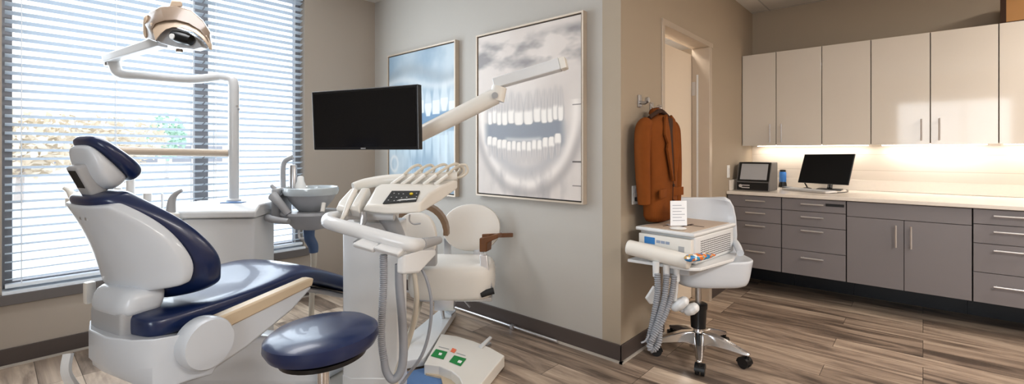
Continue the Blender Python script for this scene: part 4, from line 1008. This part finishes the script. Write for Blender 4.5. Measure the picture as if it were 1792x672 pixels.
MB().tube([T.P(866, 167, 2.28), T.P(866, 167, 2.265)], .016, 16, smooth=False).tube([T.P(866, 167, 2.27), T.P(866, 167, 2.262)], .009, 12, smooth=False).build('joint_screw', M['plastic_g'], T.o)
a, b = T.P(866, 147, 2.34), T.P(981, 113, 2.24)
dr = (b-a).normalized(); sd = dr.cross(Vector((0, 0, 1))).normalized(); up2 = sd.cross(dr)
MB().rings([barq(a, .03, .026), barq(b, .033, .029)]).build('upper_arm', M['plastic'], T.o, smooth=False, bevel=.006, bseg=3)
MB().rings([barq(b, .034, .03), barq(b+dr*.03, .032, .027)]).build('end_cap', M['plastic_c'], T.o, smooth=False, bevel=.004)

# ------------------------------------------------------------------ guest chairs
def oval_back(mb, c, hw, hh, th, R):
    rings = []
    for n, k in ((-th/2, .86), (-th/2+.012, .97), (0, 1), (th/2-.012, .97), (th/2, .86), (th/2+.012, .5), (th/2+.015, .02)):
        ring = []
        for i in range(36):
            a = 2*PI*i/36; x_ = hw*k*math.copysign(abs(math.cos(a))**.9, math.cos(a)); z_ = hh*k*math.copysign(abs(math.sin(a))**.95, math.sin(a))
            ring.append(Vector(c)+R @ Vector((x_, -n + .05*(x_/hw)**2*-1, z_)))
        rings.append(ring)
    mb.rings(rings); return mb
g = wd(3.28, (796-896)/F*3.28, 0)
T = Thing('guest_chair', 'cream vinyl armchair with round back and wooden armrest under the large poster', 'chair', tuple(g), ANG-PI/2)
s = 3.28/F
X = lambda u: (u-796)*s
Z = lambda v, d=3.28: H-(v-V0)*d/F
oval_back(MB(), (X(822), .20, Z(398, 3.48)), .215, .175, .075, RX(-.12)).build('backrest', M['vinyl'], T.o)
MB().rings([[( X(720)+i0, y0, z0) for i0, y0, z0 in ()] for _ in ()]) if False else None
st = []
for zz, k in ((Z(512), .86), (Z(508), .96), (Z(498), 1.0), (Z(470), 1.0), (Z(458), .95), (Z(453), .8), (Z(452), .3)):
    st.append([(X(793)+.30*k*math.copysign(abs(math.cos(a))**.5, math.cos(a)), .0+.235*k*math.copysign(abs(math.sin(a))**.5, math.sin(a)), zz) for a in [2*PI*i/40 for i in range(40)]])
MB().rings(st).build('seat', M['vinyl'], T.o, sub=1)
MB().bb(X(742), -.15, Z(516), X(862), .15, Z(509), bevel=.004).build('seat_plate', M['steel'], T.o)
MB().bb(X(768), -.2, Z(527), X(800), -.05, Z(510), bevel=.004).build('mechanism_box', M['alum'], T.o)
MB().tube([(X(845), -.20, Z(500)), (X(866), -.2, Z(494))], .022, 12, smooth=False).build('tilt_knob', M['rubber'], T.o)
MB().tube([(X(800), -.05, Z(515)), (X(812), -.1, Z(515)), (X(826), -.14, Z(526))], .007, 8).build('height_lever', M['steel'], T.o)
# arms
MB().rings([[(X(847)-.02, -.17, Z(437)), (X(847)+.03, -.17, Z(437)), (X(847)+.03, -.12, Z(437)), (X(847)-.02, -.12, Z(437))], [(X(852)-.03, -.17, Z(470)), (X(852)+.03, -.17, Z(470)), (X(852)+.03, -.12, Z(470)), (X(852)-.03, -.12, Z(470))], [(X(858)-.04, -.17, Z(498)), (X(858)+.03, -.17, Z(498)), (X(858)+.03, -.1, Z(498)), (X(858)-.04, -.1, Z(498))]]).build('arm_post', M['alum'], T.o, bevel=.006)
MB().prism([(X(842), -.20, Z(440, 3.1)), (X(854), -.20, Z(440, 3.1)), (X(855), -.20, Z(424, 3.1)), (X(872), -.20, Z(416, 3.1)), (X(872), -.20, Z(409, 3.1)), (X(842), -.20, Z(416, 3.1))], (.03, .08, 0)).build('armrest_front', M['wood'], T.o, bevel=.006)
MB().prism([(X(846), -.19, Z(416, 3.1)), (X(846), -.19, Z(409, 3.1)), (X(886), .06, Z(409, 3.3)), (X(886), .06, Z(417, 3.3))], (.05, 0, 0)).build('armrest', M['wood'], T.o, bevel=.005)
MB().bb(X(771), .16, Z(470), X(783), .2, Z(425), bevel=.006).build('back_bracket', M['steel'], T.o)
MB().bb(X(826), .15, Z(470), X(844), .2, Z(425), bevel=.006).build('back_bracket', M['steel'], T.o)
lg = [(X(742), -.02, Z(508)), (X(738), -.05, Z(520)), T.P(726, 560, 3.1), T.P(712, 600, 2.98), T.L(PZ(700, 634, .02))]
MB().tube(lg, [.02, .02, .02, .02, .02], 10).build('leg', M['hose_l'], T.o)
MB().tube([T.L(PZ(700, 634, .018)), (X(735), -.05, .018), (X(770), .17, .018)], .018, 10).build('floor_bar', M['alum'], T.o)
MB().tube([(X(770), .17, .018), (X(765), .16, .2), (X(760), .12, Z(512))], .016, 10).build('leg', M['alum'], T.o)

g = wd(2.95, (730-896)/F*2.95, 0)
T = Thing('side_chair', 'cream round-backed chair with curved wooden rim half hidden by the delivery unit', 'chair', tuple(g), ANG-PI/2)
X = lambda u: (u-730)*2.95/F
Z = lambda v, d=2.95: H-(v-V0)*d/F
oval_back(MB(), (0, 0, Z(414)), .142, .155, .07, RZ(-.1)).build('backrest', M['vinyl'], T.o)
mb = MB(); rings = []
for i in range(19):
    a = math.radians(215 - i*220/18); co, si = math.cos(a), math.sin(a)
    r0, r1 = .135, .162; cx, cz = .005, Z(412)
    yb = .07
    rings.append([(cx+r0*co*1.12, yb, cz+r0*si*1.2), (cx+r1*co*1.12, yb, cz+r1*si*1.2), (cx+r1*co*1.12, yb+.09, cz+r1*si*1.2), (cx+r0*co*1.12, yb+.09, cz+r0*si*1.2)])
mb.rings(rings).build('wooden_rim', M['rim'], T.o)
MB().bb(-.11, .05, Z(470), .11, .13, Z(425), bevel=.01).build('back_support', M['plastic_g'], T.o)
st = []
for zz, k in ((Z(500), .9), (Z(495), 1.0), (Z(478), 1.0), (Z(472), .9)):
    st.append([(-.26+.13*k*math.copysign(abs(math.cos(a))**.5, math.cos(a)), .18+.12*k*math.copysign(abs(math.sin(a))**.5, math.sin(a)), zz) for a in [2*PI*i/32 for i in range(32)]])
MB().rings(st).build('seat', M['vinyl'], T.o, sub=1)
MB().tube([(-.05, .1, Z(450)), (-.10, .15, Z(485)), (-.2, .18, Z(497))], .02, 10).build('back_arm', M['alum'], T.o)
MB().tube([(-.26, .18, Z(500)), (-.26, .18, .02)], .02, 10, smooth=False).build('leg', M['alum'], T.o)
MB().lathe([(.14, 0), (.14, .012), (.03, .03)], 28, (-.26, .18, 0)).build('floor_plate', M['alum'], T.o)

# ------------------------------------------------------------------ swivel stool with shell back, right
sc = wd(2.95, (1222-896)/F*2.95, 0)
T = Thing('swivel_stool', 'white shell swivel stool on a polished five-star base with black casters', 'stool', tuple(sc), ANG-PI/2)
s = 2.95/F
X = lambda u: (u-1222)*s
Z = lambda v, d=2.95: H-(v-V0)*d/F
st = []
for zz, kx, ky in ((Z(496), .78, .8), (Z(493), .9, .9), (Z(482), .96, .96), (.60, 1.0, 1), (.628, 1.03, 1.02), (.635, 1.02, 1.0), (.637, .96, .95), (.625, .85, .85), (.62, .3, .3)):
    st.append([(X(1240)+.245*kx*math.copysign(abs(math.cos(a))**.55, math.cos(a)), .05+.22*ky*math.copysign(abs(math.sin(a))**.55, math.sin(a)), zz) for a in [2*PI*i/40 for i in range(40)]])
MB().rings(st).build('seat_shell', M['shoe'], T.o, sub=1)
# back shell: curved panel
rings = []
for i in range(15):
    t_ = -1+2*i/14
    rings.append([])
bp = []
NB = 17
for j, (v, hw, yy) in enumerate(((470, .10, .24), (462, .17, .25), (440, .215, .265), (410, .235, .29), (380, .235, .305), (360, .222, .315), (350, .20, .32), (345.5, .165, .322))):
    d = 3.25
    row = []
    for i in range(NB):
        t_ = -1+2*i/(NB-1); row.append((X(1259)+t_*hw+.0, yy+.02-.06*t_*t_, H-(v-V0)*(2.95+yy)/F))
    bp.append(row)
mb = MB(); mb.rings([r for r in bp], closed=False, cap=False); mb.build('back_shell', M['shoe'], T.o, solid=.035, bevel=.012, bseg=3)
MB().tube([(X(1282), -.10, Z(437)), (X(1291), .02, Z(428)), (X(1296), .14, Z(425))], [.022, .022, .024], 10).build('side_rim', M['shoe'], T.o)
MB().lathe([(.0185, .33), (.0185, Z(494))], 18).build('gas_lift', M['steel'], T.o)
MB().lathe([(.045, .185), (.05, .30), (.055, .31), (.055, .335), (.045, .34)], 22).build('lift_cover', M['black'], T.o)
MB().lathe([(.03, .195), (.03, .15), (.05, .14), (.052, .06), (.04, .055)], 20).build('hub', M['chrome'], T.o)
fc = T.L(PZ(1224, 655, .0)); base_a = math.atan2(fc.y, fc.x)
for k in range(5):
    a = base_a + k*2*PI/5; co, si = math.cos(a), math.sin(a); dv = Vector((co, si, 0)); sv = Vector((-si, co, 0)); R_ = .285
    rr = []
    for r, hw, z0, z1 in ((.02, .035, .075, .165), (.10, .034, .095, .16), (.19, .028, .09, .135), (.27, .02, .08, .105), (.30, .014, .08, .095)):
        rr.append([dv*r+sv*hw+Vector((0, 0, z0)), dv*r-sv*hw+Vector((0, 0, z0)), dv*r-sv*hw*.7+Vector((0, 0, z1)), dv*r+sv*hw*.7+Vector((0, 0, z1))])
    MB().rings(rr).build('base_arm', M['chrome'], T.o, bevel=.006)
    c = dv*R_
    w_ = MB()
    cr_ = random.uniform(-.5, .5)+a+PI/2; ad = Vector((math.cos(cr_), math.sin(cr_), 0)); fd = Vector((-ad.y, ad.x, 0)); wc = c+fd*.018+Vector((0, 0, .033))
    for off in (-.016, .016):
        w_.rings([[wc+ad*(off+t_)+(fd*math.cos(q2*PI/10)+Vector((0, 0, 1))*math.sin(q2*PI/10))*r for q2 in range(20)] for t_, r in ((-.010, .022), (-.009, .032), (.009, .032), (.010, .022))])
    cast = w_.build('caster', M['rubber'], T.o)
    h_ = MB(); h_.rings([[wc+ad*t_+(fd*math.cos(q2*PI/10)+Vector((0, 0, 1))*math.sin(q2*PI/10))*r for q2 in range(11)] for t_, r in ((-.028, .037), (.028, .037))], cap=True); h_.lathe([(.012, .05), (.012, .085)], 10, c)
    h_.build('caster_hood', M['black'], cast)

# instrument tray resting on the stool
fl_ = wd(2.60, (1215-896)/F*2.60, 0)
tr_rot = ANG - PI/2 - math.radians(44)+PI/2       # local +x runs away to the right, +y runs away to the left
T = Thing('instrument_tray', 'white assistant instrument tray with grey suction hoses resting on the swivel stool', 'instrument tray', tuple(P(1185, 455, 2.66)-Vector((0, 0, 0))), tr_rot)
T.o.location.z = 0; T.M = Matrix.Translation(T.o.location) @ Matrix.Rotation(tr_rot, 4, 'Z'); T.I = T.M.inverted()
ZT = .655
def tz(u, v, z): return T.L(PZ(u, v, z))
# front roll
A, B = T.P(1098, 432, 2.78), T.P(1208, 459, 2.56)
MB().tube([A, (A+B)/2, B], [.045, .045, .042], 18, smooth=False).build('front_roll', M['plastic_c'], T.o, bevel=.012)
pl = [A+Vector((.0, 0, .0)), B, T.P(1226, 461, 2.56), T.P(1283, 449, 2.78), T.P(1290, 440, 2.95), T.P(1150, 424, 3.02)]
zt_ = min(p.z for p in pl)
MB().prism([Vector((p.x, p.y, .640)) for p in pl], (0, 0, .018)).build('tray_plate', M['plastic'], T.o, smooth=False, bevel=.004)
MB().prism([Vector((p.x, p.y, .60)) for p in (T.P(1170, 452, 2.66), T.P(1206, 460, 2.6), T.P(1240, 458, 2.75), T.P(1200, 448, 2.85))], (0, 0, .04)).build('tray_mount', M['plastic_g'], T.o, bevel=.006)
for u, v in ((1148, 458), (1166, 462), (1184, 466)):
    MB().tube([T.P(u, v, 2.64), T.P(u, v+26, 2.64)], [.02, .018], 10, smooth=False).build('hose_socket', M['plastic'], T.o)
MB().corr([T.P(1150, 478, 2.63), T.P(1151, 510, 2.62), T.P(1146, 545, 2.60), T.P(1138, 585, 2.58), T.P(1134, 600, 2.57)], .017, .16, .012).build('suction_hose', M['hose'], T.o)
MB().corr([T.P(1167, 480, 2.62), T.P(1163, 520, 2.60), T.P(1154, 555, 2.57), T.P(1142, 592, 2.55), T.P(1137, 606, 2.55), T.P(1143, 612, 2.55), T.P(1152, 600, 2.55), T.P(1155, 570, 2.57)], .017, .16, .012).build('suction_hose', M['hose'], T.o)
MB().corr([T.P(1180, 482, 2.62), T.P(1174, 520, 2.60), T.P(1160, 560, 2.56), T.P(1140, 596, 2.54)], .0155, .16, .012).build('suction_hose', M['hose'], T.o)
MB().tube([T.P(1136, 585, 2.55), T.P(1130, 596, 2.55), T.P(1122, 600, 2.55)], .005, 8).build('hose_tail', M['hose'], T.o)
MB().tube([T.P(1184, 470, 2.66), T.P(1183, 500, 2.68), T.P(1180, 525, 2.7)], .014, 10).build('holder_stem', M['plastic'], T.o)
for a_, b_ in (((1176, 541), (1204, 523)), ((1198, 547), (1222, 535))):
    p0, p1 = T.P(*a_, 2.72), T.P(*b_, 2.68)
    MB().tube([p0-Vector((0, 0, .0)), p0.lerp(p1, .15), p0.lerp(p1, .5), p0.lerp(p1, .85), p1], [.014, .036, .045, .036, .010], 14, flat=.72).build('handpiece_cup', M['plastic'], T.o)
MB().prism([T.P(1132, 522, 2.74), T.P(1146, 500, 2.74), T.P(1150, 530, 2.74), T.P(1140, 533, 2.74)], (.0, .015, 0)).build('side_cup', M['plastic'], T.o, bevel=.004)
MB().tube([T.P(1180, 525, 2.7), T.P(1182, 535, 2.71), T.P(1196, 545, 2.71)], .012, 8).build('cup_bracket', M['plastic_g'], T.o)

# white box device on the tray
lf, ff, rf = P(1121, 402, 2.88), P(1213, 424, 2.60), P(1284, 396, 2.98)
ex_ = (rf-ff); ex_.z = 0; ey_ = (lf-ff); ey_.z = 0
bw, bd = ex_.length, ey_.length
ang = math.atan2(ex_.y, ex_.x)
T = Thing('sterilizer_box', 'white box appliance with a blue label and perforated side on the tray', 'appliance', (ff.x, ff.y, .659), ang)
MB().bb(.03, .0, 0, bw, bd, .16, bevel=.012, seg=3).build('case', M['plastic'], T.o)
MB().bb(-.012, -.012, .161, bw+.008, bd+.01, .184, bevel=.01, seg=3).build('lid', M['plastic'], T.o)
MB().bb(-.0, .02, .1842, bw-.02, bd-.02, .1865).build('lid_panel', M['lidtan'], T.o, smooth=False)
MB().bb(-.005, .01, .012, .031, bd-.01, .145, bevel=.006).build('front_panel', M['plastic_c'], T.o)
MB().bb(-.0065, bd-.12, .088, -.0045, bd-.05, .128).build('blue_label', M['bluelab'], T.o, smooth=False)
mb = MB()
for k in range(3): mb.bb(-.0065, bd-.125-.03*(k+1), .10, -.0045, bd-.13-.03*k, .116)
mb.build('printed_text', mat('pale_print', rgb(150, 160, 180), .5, var=.1), T.o, smooth=False)
MB().bb(-.0065, .05, .06, -.0045, .085, .10).build('button_group', M['plastic_g'], T.o, smooth=False)
mb = MB()
for i in range(22):
    for j in range(9):
        x_ = .10+(bw-.16)*i/21; z_ = .025+.1*j/8; mb.box((x_, -.0004, z_), (.008, .003, .005))
mb.build('vent_holes', M['seam'], T.o, smooth=False)
for x0, y0, x1, y1 in ((.10, .14, .30, .155), (.24, .05, .25, .24), (.09, .23, .3, .236)): MB().bb(x0, y0, .1866, x1, y1, .188).build('lid_groove', M['card_d'], T.o, smooth=False)
cd = T.M @ Vector((.17, .17, .1885))
T2 = Thing('card_stand', 'white printed card standing on the box appliance', 'card', tuple(cd), ANG-PI/2+.1)
MB().prism([(-.056, 0, .0), (.05, 0, .0), (.062, .03, .15), (-.044, .03, .15)], (0, .003, 0)).build('card', M['paper'], T2.o, smooth=False)
MB().prism([(-.056, .0, .0), (.05, 0, .0), (.05, .07, .0), (-.056, .07, .0)], (0, 0, .002)).build('foot', M['paper'], T2.o, smooth=False)
mb = MB()
for k in range(6):
    z_ = .03+.018*k; y_ = z_*.2; x_ = z_*.08
    mb.bb(-.042+x_, y_-.0012, z_, .036+x_-(.02 if k % 2 else 0), y_-.0004, z_+.004)
mb.build('printed_lines', mat('grey_print', rgb(186, 190, 200), .6, var=.05), T2.o, smooth=False)
lab = T.M @ Vector((.06, .12, .1885))
o = MB(Matrix.Translation(lab)).lathe([(.001, 0), (.045, .0), (.048, .004), (.04, .008), (.001, .009)], 24).build('paper_disc', M['white'])
tag(o, 'small round white pad lying on the box appliance beside the card', 'pad')
a, b = P(1199, 453, 2.50), P(1252, 446, 2.60)
o = MB().tube([a, a.lerp(b, .12), a.lerp(b, .45), a.lerp(b, .75), b], [.008, .026, .028, .02, .004], 14, flat=.75).build('wrapped_packet', M['bag'])
tag(o, 'colourful wrapped packet lying on the corner of the white tray', 'packet')

# ------------------------------------------------------------------ outside
struct('terrain_ground', MB().bb(-60, 4.4, -.6, 60, 120, -.35), M['concrete'], smooth=False)
struct('trim_7', MB().bb(-60, 12, -.345, 60, 17, -.33), M['asphalt'], smooth=False)
def tree(name, label, x, y, h, r, leafm, n, group):
    T = Thing(name, label, 'tree', (x, y, -.35), 0, group)
    tr_ = MB(); tr_.tube([(0, 0, 0), (.05, .1, h*.3), (0, 0, h*.55)], [.14, .1, .06], 8)
    for k in range(7):
        a = k*.9; tr_.tube([(0, 0, h*(.25+.03*k)), (math.cos(a)*r*.4, math.sin(a)*r*.4, h*.55), (math.cos(a)*r*.75, math.sin(a)*r*.75, h*(.65+.04*k))], [.05, .035, .012], 6)
    tr_.build('trunk', M['bark'], T.o)
    lf_ = MB()
    for k in range(n):
        a = random.uniform(0, 2*PI); rr = r*random.random()**.5; zz = h*(.62+.36*random.uniform(-1, 1)*math.sqrt(max(0, 1-(rr/r)**2)))
        c = Vector((rr*math.cos(a), rr*math.sin(a), zz)); R = Matrix.Rotation(random.uniform(0, 6), 3, 'X') @ Matrix.Rotation(random.uniform(0, 6), 3, 'Z'); sz = random.uniform(.10, .24)
        lf_.poly([c+R @ Vector(p) for p in ((-sz, 0, 0), (0, -sz*.5, 0), (sz, 0, 0), (0, sz*.5, 0))])
    lf_.build('crown', leafm, T.o, smooth=False)
def gx(u, y): return PY(u, 260, y).x
tree('autumn_tree', 'pale tan tree outside the window, nearest the left edge', gx(32, 22), 22, 3.0, 1.5, M['leaf'], 900, 'pale tan trees beyond the road')
tree('autumn_tree', 'pale tan tree outside the left window, behind the headrest', gx(140, 26), 26, 3.4, 1.6, M['leaf'], 900, 'pale tan trees beyond the road')
tree('autumn_tree', 'pale tan low tree outside, between the headrest and the light post', gx(222, 32), 32, 3.6, 1.8, M['leaf'], 800, 'pale tan trees beyond the road')
tree('green_tree', 'small green tree far outside, left of the light post', gx(292, 36), 36, 4.2, 1.0, M['leaf_g'], 500, None)
T = Thing('far_building', 'low pale building far outside behind the tan trees', 'building', (gx(290, 42), 42, -.35))
MB().bb(-9, 0, 0, 5, 6, 3.0).build('wall', M['stucco'], T.o, smooth=False)
MB().bb(-9.3, -.3, 3.0, 5.3, 6.3, 3.3).build('roof', M['asphalt'], T.o, smooth=False)
mb = MB()
for k in range(6): mb.bb(-8+2.1*k, -.03, .9, -6.8+2.1*k, 0, 2.1)
mb.build('window_band', M['alu'], T.o, smooth=False)

# ------------------------------------------------------------------ light
W = bpy.data.worlds.new('World'); bpy.context.scene.world = W; W.use_nodes = True
nt = W.node_tree; bg = nt.nodes['Background']
tc = nt.nodes.new('ShaderNodeTexCoord'); sx = nt.nodes.new('ShaderNodeSeparateXYZ'); cr = nt.nodes.new('ShaderNodeValToRGB')
nt.links.new(tc.outputs['Generated'], sx.inputs[0]); nt.links.new(sx.outputs['Z'], cr.inputs[0]); nt.links.new(cr.outputs[0], bg.inputs[0])
cr.color_ramp.elements[0].color = (.93, .95, 1, 1); cr.color_ramp.elements[1].color = (.72, .85, 1, 1)
bg.inputs[1].default_value = 2.0
def area(name, loc, rot, sx_, sy_, e, col):
    l = bpy.data.lights.new(name, 'AREA'); l.shape = 'RECTANGLE'; l.size = sx_; l.size_y = sy_; l.energy = e; l.color = col
    o = bpy.data.objects.new(name, l); C.objects.link(o); o.location = loc; o.rotation_euler = rot; return o
# unseen fill lamp added just inside the blinds, standing in for window daylight
area('window_fill', ((WX0+WX1)/2, YW-.06, 1.6), (-PI/2, 0, 0), 1.8, 2.2, 38, (.82, .92, 1))
# ceiling panels of the room
area('ceiling_panel_a', (.5, 2.9, ZC-.02), (0, 0, 0), 1.2, .6, 15, (.98, .98, 1))
area('ceiling_panel_b', (1.4, -1.9, ZC-.02), (0, 0, 0), 1.2, .6, 60, (1, .97, .94))
area('ceiling_panel_c', (4.1, -1.7, ZC-.02), (0, 0, 0), 1.2, .6, 44, (1, .94, .87))
area('side_window_fill', (XL+.06, (BY0+BY1)/2, 1.6), (0, -PI/2, 0), 1.4, 1.6, 34, (.88, .95, 1))  # unseen fill lamp added in front of the side window, behind the camera
area('hall_panel', (3.6, 2.1, ZC-.03), (0, 0, 0), 1.0, .5, 20, (1, .93, .84))

# ------------------------------------------------------------------ camera
cam = bpy.data.cameras.new('Camera'); co = bpy.data.objects.new('Camera', cam); C.objects.link(co)
co.location = (0, 0, H); co.rotation_euler = (PI/2, 0, ANG-PI/2)
cam.sensor_fit = 'HORIZONTAL'; cam.sensor_width = 36; cam.lens = 36*F/1792; cam.shift_y = -(336-V0)/1792
cam.clip_start = .05; cam.clip_end = 500
sc_ = bpy.context.scene; sc_.camera = co
sc_.view_settings.view_transform = 'Standard'; sc_.view_settings.look = 'None'; sc_.view_settings.exposure = .58; sc_.view_settings.gamma = .92
